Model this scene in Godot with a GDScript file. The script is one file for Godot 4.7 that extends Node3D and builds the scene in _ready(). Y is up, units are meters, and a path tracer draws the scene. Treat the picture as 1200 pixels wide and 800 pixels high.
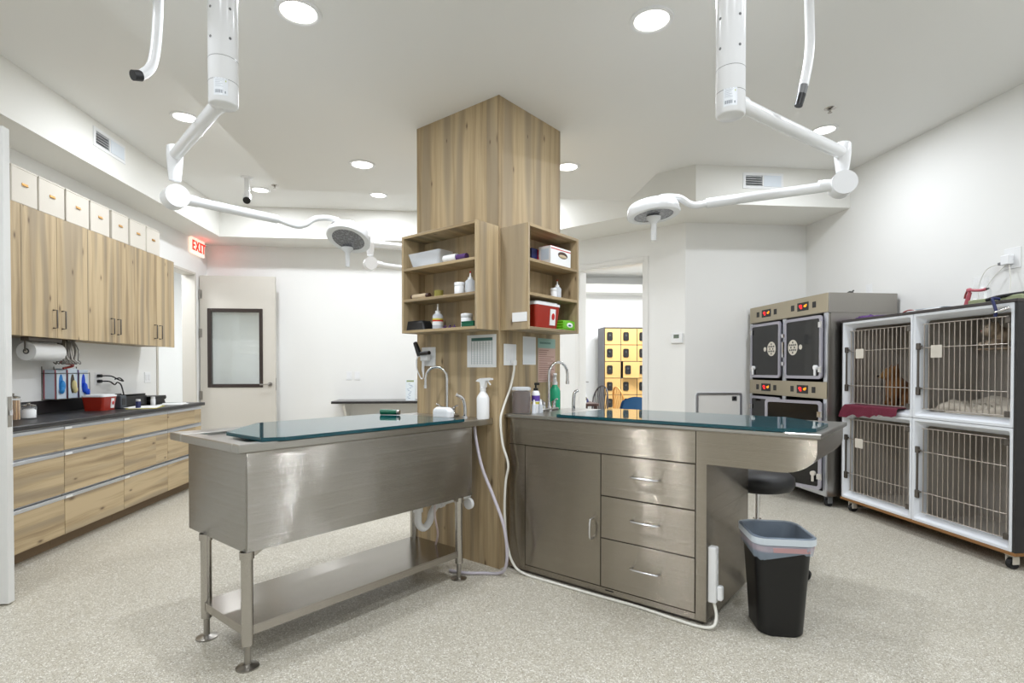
extends Node3D
# A veterinary treatment room: wood-clad pillar with a wet table and a steel cabinet set against it at 45 degrees,
# drawer counters on one wall, recovery cages on the other. Units are metres, y is up, the room runs along -z.

const DL := Vector3(-0.70710678, 0, -0.70710678)   # along the pillar's tub-side face
const DR := Vector3(0.70710678, 0, -0.70710678)    # along the pillar's cabinet-side face
const X_LEFT := -3.3
const X_RIGHT := 4.0
const Z_BACK := -7.65
const Z_SIDE := -5.92
const Z_FRONT := 2.5
const H_RING := 3.27
const H_CLOUD := 2.93
const H_SOFFIT := 2.89

var taken := {}
var mats := {}
var rng := RandomNumberGenerator.new()


# ---------------------------------------------------------------- mesh collector
class MB:
	var v := PackedVector3Array()
	var n := PackedVector3Array()
	var uv := PackedVector2Array()
	var col := PackedColorArray()
	var uo := Vector2.ZERO      # offset added to the planar texture coordinates
	var swap := false           # turns the grain by 90 degrees
	var T := Transform3D()

	func at(p: Vector3, b := Basis()) -> MB:
		T = Transform3D(b, p)
		return self

	func plan(p: Vector3, q: Vector3) -> Vector2:
		var a := q.abs()
		var r: Vector2
		if a.x >= a.y and a.x >= a.z:
			r = Vector2(p.z, p.y)
		elif a.y >= a.z:
			r = Vector2(p.x, p.z)
		else:
			r = Vector2(p.x, p.y)
		if swap:
			r = Vector2(r.y, r.x)
		return r + uo

	func tri(a: Vector3, b: Vector3, c: Vector3, na: Vector3, nb: Vector3, nc: Vector3) -> void:
		var m := na + nb + nc
		var g := (b - a).cross(c - a)
		if g.dot(m) > 0.0:
			var t := b
			b = c
			c = t
			t = nb
			nb = nc
			nc = t
		for k in [[a, na], [b, nb], [c, nc]]:
			uv.append(plan(k[0], m))
			v.append(T * (k[0] as Vector3))
			n.append((T.basis * (k[1] as Vector3)).normalized())

	func flat(a: Vector3, b: Vector3, c: Vector3, out: Vector3) -> void:
		var g := (b - a).cross(c - a)
		if g.length_squared() < 1e-18:
			return
		g = g.normalized()
		if g.dot(out) < 0.0:
			g = -g
		tri(a, b, c, g, g, g)

	func quad(a: Vector3, b: Vector3, c: Vector3, d: Vector3, out: Vector3) -> void:
		flat(a, b, c, out)
		flat(a, c, d, out)

	func quad_s(a: Vector3, b: Vector3, c: Vector3, d: Vector3, na: Vector3, nb: Vector3, nc: Vector3, nd: Vector3) -> void:
		if (b - a).cross(c - a).length_squared() > 1e-18:
			tri(a, b, c, na, nb, nc)
		if (c - a).cross(d - a).length_squared() > 1e-18:
			tri(a, c, d, na, nc, nd)

	func box(c: Vector3, s: Vector3, bev := 0.0) -> MB:
		var h := s * 0.5
		var k := minf(bev, minf(h.x, minf(h.y, h.z)) * 0.9)
		for ax in 3:
			for sg in [-1.0, 1.0]:
				var e := Vector3.ZERO
				e[ax] = sg
				var u := (ax + 1) % 3
				var w := (ax + 2) % 3
				var ps := []
				for q in [[-1, -1], [1, -1], [1, 1], [-1, 1]]:
					var p := Vector3.ZERO
					p[ax] = sg * h[ax]
					p[u] = q[0] * (h[u] - k)
					p[w] = q[1] * (h[w] - k)
					ps.append(c + p)
				quad(ps[0], ps[1], ps[2], ps[3], e)
		if k > 0.0:
			for ax in 3:
				var u := (ax + 1) % 3
				var w := (ax + 2) % 3
				for su in [-1.0, 1.0]:
					for sw in [-1.0, 1.0]:
						var ps := []
						for q in [[-1, 0], [1, 0], [1, 1], [-1, 1]]:
							var p := Vector3.ZERO
							p[ax] = q[0] * (h[ax] - k)
							p[u] = su * (h[u] - (k if q[1] == 1 else 0.0))
							p[w] = sw * (h[w] - (0.0 if q[1] == 1 else k))
							ps.append(c + p)
						var e := Vector3.ZERO
						e[u] = su
						e[w] = sw
						quad(ps[0], ps[1], ps[2], ps[3], e)
			for sx in [-1.0, 1.0]:
				for sy in [-1.0, 1.0]:
					for sz in [-1.0, 1.0]:
						var s3 := Vector3(sx, sy, sz)
						flat(c + s3 * Vector3(h.x, h.y - k, h.z - k), c + s3 * Vector3(h.x - k, h.y, h.z - k), c + s3 * Vector3(h.x - k, h.y - k, h.z), s3)
		return self

	func ext(x0: float, x1: float, y0: float, y1: float, z0: float, z1: float, bev := 0.0) -> MB:
		return box(Vector3((x0 + x1) / 2, (y0 + y1) / 2, (z0 + z1) / 2), Vector3(absf(x1 - x0), absf(y1 - y0), absf(z1 - z0)), bev)

	func frame_of(d: Vector3) -> Array:
		var up := Vector3.UP if absf(d.y) < 0.9 else Vector3.RIGHT
		var a := d.cross(up).normalized()
		return [a, d.cross(a).normalized()]

	func cyl(p0: Vector3, p1: Vector3, r0: float, r1 := -1.0, seg := 16, cap := true) -> MB:
		if r1 < 0.0:
			r1 = r0
		var d := (p1 - p0).normalized()
		var f := frame_of(d)
		var slope := (r0 - r1) / maxf((p1 - p0).length(), 1e-6)
		for i in seg:
			var t0 := TAU * i / seg
			var t1 := TAU * (i + 1) / seg
			var e0: Vector3 = f[0] * cos(t0) + f[1] * sin(t0)
			var e1: Vector3 = f[0] * cos(t1) + f[1] * sin(t1)
			var n0 := (e0 + d * slope).normalized()
			var n1 := (e1 + d * slope).normalized()
			quad_s(p0 + e0 * r0, p0 + e1 * r0, p1 + e1 * r1, p1 + e0 * r1, n0, n1, n1, n0)
			if cap:
				flat(p0, p0 + e0 * r0, p0 + e1 * r0, -d)
				flat(p1, p1 + e0 * r1, p1 + e1 * r1, d)
		return self

	func tube(pts: Array, r: float, seg := 8, smooth := 0, r_end := -1.0) -> MB:
		var q: Array = pts
		if smooth > 0:
			q = []
			for i in pts.size() - 1:
				var a: Vector3 = pts[maxi(i - 1, 0)]
				var b: Vector3 = pts[i]
				var c: Vector3 = pts[i + 1]
				var d: Vector3 = pts[mini(i + 2, pts.size() - 1)]
				for k in smooth:
					q.append(b.cubic_interpolate(c, a, d, float(k) / smooth))
			q.append(pts[-1])
		var cnt := q.size()
		var rings := []
		var side := Vector3.ZERO
		for i in cnt:
			var d: Vector3 = ((q[mini(i + 1, cnt - 1)] as Vector3) - (q[maxi(i - 1, 0)] as Vector3)).normalized()
			if side == Vector3.ZERO:
				side = frame_of(d)[0]
			side = (side - d * side.dot(d)).normalized()
			var o := d.cross(side)
			var rr := r if r_end < 0.0 else lerpf(r, r_end, float(i) / (cnt - 1))
			var ring := []
			for k in seg:
				var t := TAU * k / seg
				var e := side * cos(t) + o * sin(t)
				ring.append([(q[i] as Vector3) + e * rr, e])
			rings.append(ring)
		for i in cnt - 1:
			for k in seg:
				var k2 := (k + 1) % seg
				var A: Array = rings[i][k]
				var B: Array = rings[i][k2]
				var C: Array = rings[i + 1][k2]
				var D: Array = rings[i + 1][k]
				quad_s(A[0], B[0], C[0], D[0], A[1], B[1], C[1], D[1])
		for e in [0, cnt - 1]:
			var out: Vector3 = ((q[0] as Vector3) - (q[1] as Vector3)) if e == 0 else ((q[-1] as Vector3) - (q[-2] as Vector3))
			for k in seg:
				flat(q[e], rings[e][k][0], rings[e][(k + 1) % seg][0], out)
		return self

	# a profile of (radius, height) turned round the y axis through o
	func lathe(prof: Array, seg := 24, o := Vector3.ZERO, ax := Basis()) -> MB:
		var cnt := prof.size()
		var dirs := []
		for i in cnt - 1:
			var d: Vector2 = (prof[i + 1] as Vector2) - (prof[i] as Vector2)
			dirs.append(Vector2(d.y, -d.x).normalized())
		for i in cnt - 1:
			var n0: Vector2 = dirs[i]
			var n1: Vector2 = dirs[i]
			if i > 0 and n0.dot(dirs[i - 1]) > 0.6:
				n0 = (n0 + (dirs[i - 1] as Vector2)).normalized()
			if i < cnt - 2 and n1.dot(dirs[i + 1]) > 0.6:
				n1 = (n1 + (dirs[i + 1] as Vector2)).normalized()
			var a: Vector2 = prof[i]
			var b: Vector2 = prof[i + 1]
			for k in seg:
				var t0 := TAU * k / seg
				var t1 := TAU * (k + 1) / seg
				var e0 := Vector3(cos(t0), 0, sin(t0))
				var e1 := Vector3(cos(t1), 0, sin(t1))
				var U := Vector3.UP
				quad_s(o + ax * (e0 * a.x + U * a.y), o + ax * (e1 * a.x + U * a.y), o + ax * (e1 * b.x + U * b.y), o + ax * (e0 * b.x + U * b.y),
					ax * (e0 * n0.x + U * n0.y), ax * (e1 * n0.x + U * n0.y), ax * (e1 * n1.x + U * n1.y), ax * (e0 * n1.x + U * n1.y))
		return self

	# a polygon pushed along an axis: 0 = x (poly is z,y), 1 = y (poly is x,z), 2 = z (poly is x,y)
	func prism(poly: PackedVector2Array, ax: int, d0: float, d1: float) -> MB:
		var lift := func(p: Vector2, d: float) -> Vector3:
			return Vector3(d, p.y, p.x) if ax == 0 else (Vector3(p.x, d, p.y) if ax == 1 else Vector3(p.x, p.y, d))
		var e := Vector3.ZERO
		e[ax] = 1.0
		var ids := Geometry2D.triangulate_polygon(poly)
		for i in range(0, ids.size(), 3):
			flat(lift.call(poly[ids[i]], d0), lift.call(poly[ids[i + 1]], d0), lift.call(poly[ids[i + 2]], d0), -e * signf(d1 - d0))
			flat(lift.call(poly[ids[i]], d1), lift.call(poly[ids[i + 1]], d1), lift.call(poly[ids[i + 2]], d1), e * signf(d1 - d0))
		var area := 0.0
		for i in poly.size():
			area += poly[i].cross(poly[(i + 1) % poly.size()])
		for i in poly.size():
			var a := poly[i]
			var b := poly[(i + 1) % poly.size()]
			var t := (b - a) * signf(area)
			var o2 := Vector2(t.y, -t.x)
			var out: Vector3 = lift.call(o2, 0.0)
			quad(lift.call(a, d0), lift.call(b, d0), lift.call(b, d1), lift.call(a, d1), out)
		return self

	# a smooth sheet of points: rows of equally many points; ring closes each row on itself
	func sheet(rows: Array, ring := false, flip := false) -> MB:
		var R := rows.size()
		var C: int = rows[0].size()
		var nn := []
		for i in R:
			var line := []
			for j in C:
				var a: Vector3 = rows[maxi(i - 1, 0)][j]
				var b: Vector3 = rows[mini(i + 1, R - 1)][j]
				var c: Vector3 = rows[i][(j - 1 + C) % C if ring else maxi(j - 1, 0)]
				var d: Vector3 = rows[i][(j + 1) % C if ring else mini(j + 1, C - 1)]
				var g := (d - c).cross(b - a)
				if g.length_squared() < 1e-16:
					g = Vector3.UP
				line.append(g.normalized() * (-1.0 if flip else 1.0))
			nn.append(line)
		for i in R - 1:
			for j in (C if ring else C - 1):
				var k := (j + 1) % C
				quad_s(rows[i][j], rows[i][k], rows[i + 1][k], rows[i + 1][j], nn[i][j], nn[i][k], nn[i + 1][k], nn[i + 1][j])
		return self

	func ball(c: Vector3, r: Vector3, seg := 16) -> MB:
		var rows := []
		for i in 9:
			var a := PI * i / 8.0
			var line := []
			for j in seg:
				var b := TAU * j / seg
				line.append(c + r * Vector3(sin(a) * cos(b), cos(a), sin(a) * sin(b)))
			rows.append(line)
		for i in 8:
			for j in seg:
				var k := (j + 1) % seg
				var f := func(p: Vector3) -> Vector3: return ((p - c) / (r * r)).normalized()
				quad_s(rows[i][j], rows[i][k], rows[i + 1][k], rows[i + 1][j], f.call(rows[i][j]), f.call(rows[i][k]), f.call(rows[i + 1][k]), f.call(rows[i + 1][j]))
		return self

	func mesh() -> ArrayMesh:
		var a := []
		a.resize(Mesh.ARRAY_MAX)
		a[Mesh.ARRAY_VERTEX] = v
		a[Mesh.ARRAY_NORMAL] = n
		a[Mesh.ARRAY_TEX_UV] = uv
		if col.size() == v.size() and col.size() > 0:
			a[Mesh.ARRAY_COLOR] = col
		var m := ArrayMesh.new()
		m.add_surface_from_arrays(Mesh.PRIMITIVE_TRIANGLES, a)
		return m


func mb() -> MB:
	return MB.new()


func wood_mb(turned := false) -> MB:
	var m := MB.new()
	m.swap = turned
	m.uo = Vector2(rng.randf() * 1.2, rng.randf_range(0.0, 2.0))
	return m


func rrect(x0: float, x1: float, y0: float, y1: float, r: float, seg := 4) -> PackedVector2Array:
	var p := PackedVector2Array()
	for c in [[x1 - r, y0 + r, -PI / 2], [x1 - r, y1 - r, 0.0], [x0 + r, y1 - r, PI / 2], [x0 + r, y0 + r, PI]]:
		for k in seg + 1:
			var t: float = c[2] + PI / 2 * k / seg
			p.append(Vector2(c[0] + r * cos(t), c[1] + r * sin(t)))
	return p


func isl(l: float, r: float, y := 0.0) -> Vector3:
	return DL * l + DR * r + Vector3.UP * y


func numbered(called: String) -> String:
	if not taken.has(called):
		taken[called] = 0
		return called
	taken[called] += 1
	return "%s_%03d" % [called, taken[called]]


func tag(o: Node3D, label: String, category: String, group := "", kind := "") -> void:
	o.set_meta("label", label)
	o.set_meta("category", category)
	if group:
		o.set_meta("group", group)
	if kind:
		o.set_meta("kind", kind)


func thing(called: String, label: String, category: String, where := Vector3.ZERO, turn := 0.0, group := "", kind := "") -> Node3D:
	var o := Node3D.new()
	o.name = numbered(called)
	add_child(o)
	o.position = where
	o.rotation.y = turn
	tag(o, label, category, group, kind)
	return o


func part(parent: Node3D, called: String, shape, m: Material, label := "", where := Vector3.ZERO) -> MeshInstance3D:
	var o := MeshInstance3D.new()
	o.name = called
	o.mesh = shape.mesh() if shape is MB else shape
	o.material_override = null
	o.set_surface_override_material(0, m)
	parent.add_child(o, true)
	o.position = where
	if label:
		o.set_meta("label", label)
	return o


func solo(called: String, shape, m: Material, label: String, category: String, where := Vector3.ZERO, turn := 0.0, group := "", kind := "") -> MeshInstance3D:
	var o := MeshInstance3D.new()
	o.name = numbered(called)
	o.mesh = shape.mesh() if shape is MB else shape
	o.set_surface_override_material(0, m)
	add_child(o)
	o.position = where
	o.rotation.y = turn
	tag(o, label, category, group, kind)
	return o


func mat(key: String, c: Color, rough := 0.6, metal := 0.0) -> StandardMaterial3D:
	if mats.has(key):
		return mats[key]
	var m := StandardMaterial3D.new()
	m.resource_name = key
	m.albedo_color = c
	m.roughness = rough
	m.metallic = metal
	mats[key] = m
	return m


func rgb8(r: int, g: int, b: int, a := 1.0) -> Color:
	return Color(r / 255.0, g / 255.0, b / 255.0, a)


func glow(key: String, c: Color, energy: float) -> StandardMaterial3D:
	var m := mat(key, c, 0.5)
	m.emission_enabled = true
	m.emission = c
	m.emission_energy_multiplier = energy
	return m


func words(text: String, size: float, depth := 0.002) -> TextMesh:
	var t := TextMesh.new()
	var f := SystemFont.new()
	f.font_names = PackedStringArray(["Droid Sans"])
	f.font_weight = 700
	t.font = f
	t.text = text
	t.font_size = 48
	t.pixel_size = size / 48.0
	t.depth = depth
	return t


func _ready() -> void:
	rng.seed = 2024
	# camera: eye height 1.24 m, level lens shifted upwards
	var cam := Camera3D.new()
	cam.name = "camera"
	add_child(cam)
	cam.position = Vector3(0, 1.24, 0)
	cam.rotation_degrees = Vector3(-0.75, -5.8, 0)
	cam.projection = Camera3D.PROJECTION_FRUSTUM
	cam.near = 0.05
	cam.far = 60.0
	cam.size = 0.05 * 800.0 / 640.0
	cam.frustum_offset = Vector2(0, 0.05 * 41.4 / 640.0)
	cam.current = true
	# surroundings: a closed room, so only a faint neutral background
	var we := WorldEnvironment.new()
	we.name = "environment"
	var env := Environment.new()
	env.background_mode = Environment.BG_COLOR
	env.background_color = Color(0.02, 0.02, 0.02)
	env.tonemap_mode = Environment.TONE_MAPPER_LINEAR
	env.tonemap_exposure = 1.0
	env.sdfgi_enabled = true
	env.ssao_enabled = true
	env.ssil_enabled = true
	we.environment = env
	add_child(we)
	make_materials()
	rim_steel()
	# lights of the room
	var P := 1.92
	for q in [[-0.74, -2.69, "over the wet table's near end"], [0.94, -2.58, "over the steel cabinet's near end"], [-0.77, -4.62, "behind the wet table near the pillar"], [0.92, -4.5, "behind the steel cabinet near the pillar"], [-0.74, -0.75, "above the viewer on the wet table's side"], [0.94, -0.75, "above the viewer on the steel cabinet's side"]]:
		downlight(q[0], q[1], H_CLOUD, "round recessed downlight in the lowered ceiling " + q[2], P)
	for q in [[-2.17, -4.66, "above the drawer counter"], [-2.2, -6.45, "beside the security camera"], [-0.9, -6.5, "near the back wall's soffit"], [0.7, -6.45, "behind the pillar"], [3.1, -4.36, "beside the sprinkler over the recovery unit"], [3.1, -2.15, "added out of view over the near cages"], [3.1, -1.0, "added on the cage side beyond the frame"], [3.1, 0.9, "near the right wall behind the viewer"], [-2.17, -1.6, "added out of view near the left wall beside the viewer"], [-2.17, 0.8, "behind the viewer near the left wall"]]:  # those called added are out of view, placed for streaks on the steel
		downlight(q[0], q[1], H_RING, "round recessed downlight in the raised ceiling " + q[2], P)
	panel_light(Vector3(-4.1, 2.8, -6.9), Vector2(0.6, 1.2), 4.5, "square ceiling panel in the corridor")
	panel_light(Vector3(3.0, 3.05, -8.3), Vector2(1.2, 1.2), 14.0, "large ceiling panel in the staff room")
	build_room()
	build_fittings()
	build_doors()
	build_pillar()
	build_wet_table()
	build_steel_cabinet()
	build_left_counter()
	build_recovery_unit()
	build_cages()
	build_wall_shelves()
	build_surgical_lamps()
	build_bin()
	build_stool()
	build_far_things()
	build_shelf_items()
	build_pillar_items()
	build_cage_contents()
	build_animals()


# ---------------------------------------------------------------- materials
func make_wood() -> void:
	var w := 640
	var h := 1024
	var im := Image.create(w, h, false, Image.FORMAT_RGB8)
	var fine := FastNoiseLite.new()
	fine.seed = 3
	fine.frequency = 1.0
	fine.fractal_octaves = 2
	var slow := FastNoiseLite.new()
	slow.seed = 8
	slow.frequency = 1.0
	slow.fractal_octaves = 2
	var r := RandomNumberGenerator.new()
	r.seed = 41
	var edges := [0.0]
	var tone := []
	while edges[-1] < 1.2:
		edges.append(edges[-1] + r.randf_range(0.045, 0.13))
		tone.append(r.randf_range(-0.5, 0.5))
	edges[-1] = 1.2
	var knots := []
	for k in 26:
		knots.append(Vector3(r.randf() * 1.2, r.randf() * 3.0, r.randf_range(0.006, 0.017)))
	var pale := Color(0.775, 0.705, 0.575)
	var mid := Color(0.655, 0.58, 0.455)
	var dark := Color(0.455, 0.395, 0.31)
	var grey := Color(0.56, 0.52, 0.455)
	var band := 0
	for px in w:
		var x := 1.2 * px / w
		while band < tone.size() - 1 and x > edges[band + 1]:
			band += 1
		var tb: float = tone[band]
		for py in h:
			var y := 3.0 * py / h
			var xx := x + 0.012 * slow.get_noise_2d(x * 5.0, y * 1.6)
			var kd := 0.0
			for k in knots:
				var dx: float = x - k.x
				var dy: float = (y - k.y) * 0.38
				var d2 := dx * dx + dy * dy
				if d2 < 0.0036:
					var s := exp(-d2 / (k.z * k.z * 5.0))
					xx += dx * s * 0.8
					kd = maxf(kd, exp(-d2 / (k.z * k.z * 0.45)))
			var ring := 0.5 + 0.5 * sin(xx * 330.0 + 9.0 * slow.get_noise_2d(xx * 9.0 + 40.0, y * 0.8))
			var f := fine.get_noise_2d(xx * 190.0, y * 3.2)
			var sl := slow.get_noise_2d(xx * 14.0, y * 0.55 + 20.0)
			var t := 0.42 + tb * 0.75 + sl * 0.85 + f * 0.28 + (ring - 0.5) * 0.16
			var c := pale.lerp(mid, clampf(t, 0.0, 1.0)).lerp(dark, clampf((t - 0.75) * 0.85, 0.0, 0.75))
			c = c.lerp(grey, clampf(slow.get_noise_2d(x * 7.0 + 90.0, y * 0.4) * 1.3, 0.0, 0.55))
			c = c.lerp(Color(0.30, 0.235, 0.165), kd * 0.75)
			im.set_pixel(px, py, c)
	var tx := ImageTexture.create_from_image(im)
	for key in ["wood", "wood_edge"]:
		var m := mat(key, Color(0.965, 0.945, 0.915), 0.5)
		m.albedo_texture = tx
		m.uv1_scale = Vector3(1.0 / 1.2, 1.0 / 3.0, 1)
	mats["wood_edge"].albedo_color = Color(0.91, 0.88, 0.835)


# normals of a sheet brushed along u: each row of the picture is one fine scratch
func scratches(rows: int, depth: float, seed_no: int) -> ImageTexture:
	var im := Image.create(4, rows, false, Image.FORMAT_RGBF)
	var r := RandomNumberGenerator.new()
	r.seed = seed_no
	for y in rows:
		var v := Vector3(0.0, clampf(r.randfn() * depth, -1.6, 1.6), 1.0).normalized() * 0.5 + Vector3.ONE * 0.5
		for x in 4:
			im.set_pixel(x, y, Color(v.x, v.y, v.z))
	return ImageTexture.create_from_image(im)


func brushed(key: String, c: Color, rough: float, tx: Texture2D) -> void:
	var m := mat(key, c, rough, 1.0)
	m.normal_enabled = true
	m.normal_texture = tx
	m.anisotropy_enabled = true
	m.anisotropy = -0.8
	m.uv1_scale = Vector3(1, 14, 1)


func make_materials() -> void:
	make_wood()
	# poured floor of paint flakes
	var cells := FastNoiseLite.new()
	cells.noise_type = FastNoiseLite.TYPE_CELLULAR
	cells.cellular_return_type = FastNoiseLite.RETURN_CELL_VALUE
	cells.frequency = 0.17
	cells.seed = 5
	var ramp := Gradient.new()
	ramp.interpolation_mode = Gradient.GRADIENT_INTERPOLATE_CONSTANT
	ramp.offsets = PackedFloat32Array([0.0, 0.13, 0.30, 0.48, 0.66, 0.82, 0.93])
	ramp.colors = PackedColorArray([rgb8(214, 211, 199), rgb8(146, 138, 120), rgb8(198, 193, 179), rgb8(174, 167, 150), rgb8(236, 234, 226), rgb8(108, 99, 84), rgb8(60, 54, 46)])
	var nt := NoiseTexture2D.new()
	nt.width = 1536
	nt.height = 1536
	nt.seamless = true
	nt.seamless_blend_skirt = 0.02
	nt.normalize = true
	nt.noise = cells
	nt.color_ramp = ramp
	var fl := mat("flake_floor", Color(1, 1, 1), 0.42)
	fl.albedo_texture = nt
	fl.uv1_triplanar = true
	fl.uv1_world_triplanar = true
	fl.uv1_scale = Vector3.ONE * 0.62
	mat("wall_paint", rgb8(236, 236, 233), 0.62)
	mat("ceiling_paint", rgb8(236, 236, 233), 0.8)
	mat("soffit_paint", rgb8(233, 232, 226), 0.7)
	mat("door_paint", rgb8(205, 200, 190), 0.45)
	mat("white_trim", rgb8(232, 231, 227), 0.45)
	# steel
	var tx := scratches(2048, 0.5, 12)
	brushed("brushed_steel", Color(0.665, 0.65, 0.625), 0.18, tx)
	brushed("cabinet_steel", Color(0.63, 0.60, 0.55), 0.18, tx)
	mat("plain_steel", Color(0.71, 0.695, 0.67), 0.22, 1.0)
	mat("dull_steel", Color(0.64, 0.625, 0.60), 0.34, 1.0)
	mat("dark_steel", Color(0.42, 0.40, 0.38), 0.35, 1.0)
	mat("chrome", Color(0.86, 0.86, 0.87), 0.08, 1.0)
	mat("aluminium", Color(0.80, 0.81, 0.83), 0.32, 1.0)
	var gl := mat("teal_glass", Color(0.09, 0.33, 0.37, 0.72), 0.03)
	gl.refraction_enabled = true
	gl.refraction_scale = 0.05
	gl.transparency = BaseMaterial3D.TRANSPARENCY_ALPHA
	mat("white_enamel", rgb8(240, 241, 242), 0.22)
	mat("white_plastic", rgb8(236, 237, 237), 0.4)
	mat("grey_plastic", rgb8(120, 121, 122), 0.45)
	mat("black_plastic", rgb8(20, 20, 21), 0.4)
	mat("bin_plastic", rgb8(6, 6, 7), 0.42)
	mat("black_rubber", rgb8(24, 24, 25), 0.7)
	mat("black_vinyl", rgb8(27, 27, 29), 0.48)
	mat("counter_black", rgb8(33, 32, 33), 0.38)
	mat("paper", rgb8(236, 237, 236), 0.85)
	mat("card_white", rgb8(212, 206, 194), 0.75)
	mat("brass", Color(0.80, 0.62, 0.38), 0.4, 1.0)
	mat("red_plastic", rgb8(158, 40, 22), 0.35)
	mat("navy", rgb8(22, 32, 84), 0.5)
	mat("dark_grey", rgb8(58, 58, 60), 0.5)
	mat("cage_white", rgb8(226, 230, 235), 0.35)
	mat("cage_inside", rgb8(182, 175, 166), 0.55)
	mat("cage_black", rgb8(36, 34, 34), 0.5)
	mat("clear_plastic", Color(0.93, 0.95, 0.97, 0.07), 0.08).transparency = BaseMaterial3D.TRANSPARENCY_ALPHA
	mat("milky_plastic", Color(0.90, 0.92, 0.94, 0.62), 0.5).transparency = BaseMaterial3D.TRANSPARENCY_ALPHA
	mat("liner_film", Color(0.80, 0.87, 0.95, 0.36), 0.3).transparency = BaseMaterial3D.TRANSPARENCY_ALPHA
	mat("pane_clear", Color(0.90, 0.96, 0.94, 0.12), 0.02).transparency = BaseMaterial3D.TRANSPARENCY_ALPHA
	mat("smoked_pane", Color(0.07, 0.068, 0.068), 0.08)
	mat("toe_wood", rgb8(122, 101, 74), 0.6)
	mat("locker_maple", rgb8(208, 168, 104), 0.5)
	mat("locker_grey", rgb8(92, 92, 96), 0.45)
	mat("blue_fabric", rgb8(28, 78, 122), 0.85)
	mat("oak", rgb8(196, 136, 62), 0.45)
	mat("dark_wood", rgb8(70, 45, 36), 0.4)
	mat("maroon_fleece", rgb8(96, 18, 42), 0.95)
	mat("cream_fleece", rgb8(206, 198, 184), 0.95)
	mat("purple_fleece", rgb8(88, 58, 112), 0.95)
	for k in ["maroon_fleece", "cream_fleece", "purple_fleece", "blue_fabric"]:
		mats[k].rim_enabled = true
		mats[k].rim = 0.4
	mat("yellow_board", rgb8(206, 196, 70), 0.6)
	mat("olive_tape", rgb8(138, 130, 60), 0.7)
	mat("warning_red", rgb8(200, 30, 26), 0.5)
	mat("card_print", rgb8(206, 220, 232), 0.7)
	mat("tan_gauze", rgb8(204, 186, 156), 0.9)
	mat("green_plastic", rgb8(14, 92, 66), 0.35)
	mat("lime_plastic", rgb8(112, 190, 40), 0.4)
	mat("pink_plastic", rgb8(186, 92, 104), 0.4)


func print_texture(w: int, h: int, paint: Callable) -> ImageTexture:
	var im := Image.create(w, h, false, Image.FORMAT_RGB8)
	im.fill(Color(0.93, 0.935, 0.935))
	paint.call(im)
	return ImageTexture.create_from_image(im)


func printed(key: String, tx: Texture2D, rough := 0.8) -> StandardMaterial3D:
	var m := mat(key, Color(1, 1, 1), rough)
	m.albedo_texture = tx
	return m


# a thin sheet whose face carries the whole of a print; faces +z, w wide, h high, base at y = 0
func sheet_print(w: float, h: float, d: float) -> MB:
	var m := mb()
	m.quad(Vector3(-w / 2, 0, d), Vector3(w / 2, 0, d), Vector3(w / 2, h, d), Vector3(-w / 2, h, d), Vector3(0, 0, 1))
	for i in m.v.size():
		m.uv[i] = Vector2(m.v[i].x / w + 0.5, 1.0 - m.v[i].y / h)
	var first := m.v.size()
	m.quad(Vector3(-w / 2, 0, 0), Vector3(w / 2, 0, 0), Vector3(w / 2, h, 0), Vector3(-w / 2, h, 0), Vector3(0, 0, -1))
	m.quad(Vector3(-w / 2, 0, 0), Vector3(-w / 2, 0, d), Vector3(-w / 2, h, d), Vector3(-w / 2, h, 0), Vector3(-1, 0, 0))
	m.quad(Vector3(w / 2, 0, 0), Vector3(w / 2, 0, d), Vector3(w / 2, h, d), Vector3(w / 2, h, 0), Vector3(1, 0, 0))
	m.quad(Vector3(-w / 2, h, 0), Vector3(w / 2, h, 0), Vector3(w / 2, h, d), Vector3(-w / 2, h, d), Vector3(0, 1, 0))
	m.quad(Vector3(-w / 2, 0, 0), Vector3(w / 2, 0, 0), Vector3(w / 2, 0, d), Vector3(-w / 2, 0, d), Vector3(0, -1, 0))
	for i in range(first, m.v.size()):
		m.uv[i] = Vector2(0.01, 0.01)
	return m


# ---------------------------------------------------------------- the room
func structure(called: String, shape: MB, m: Material, label: String, category: String) -> MeshInstance3D:
	return solo(called, shape, m, label, category, Vector3.ZERO, 0.0, "", "structure")


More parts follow.
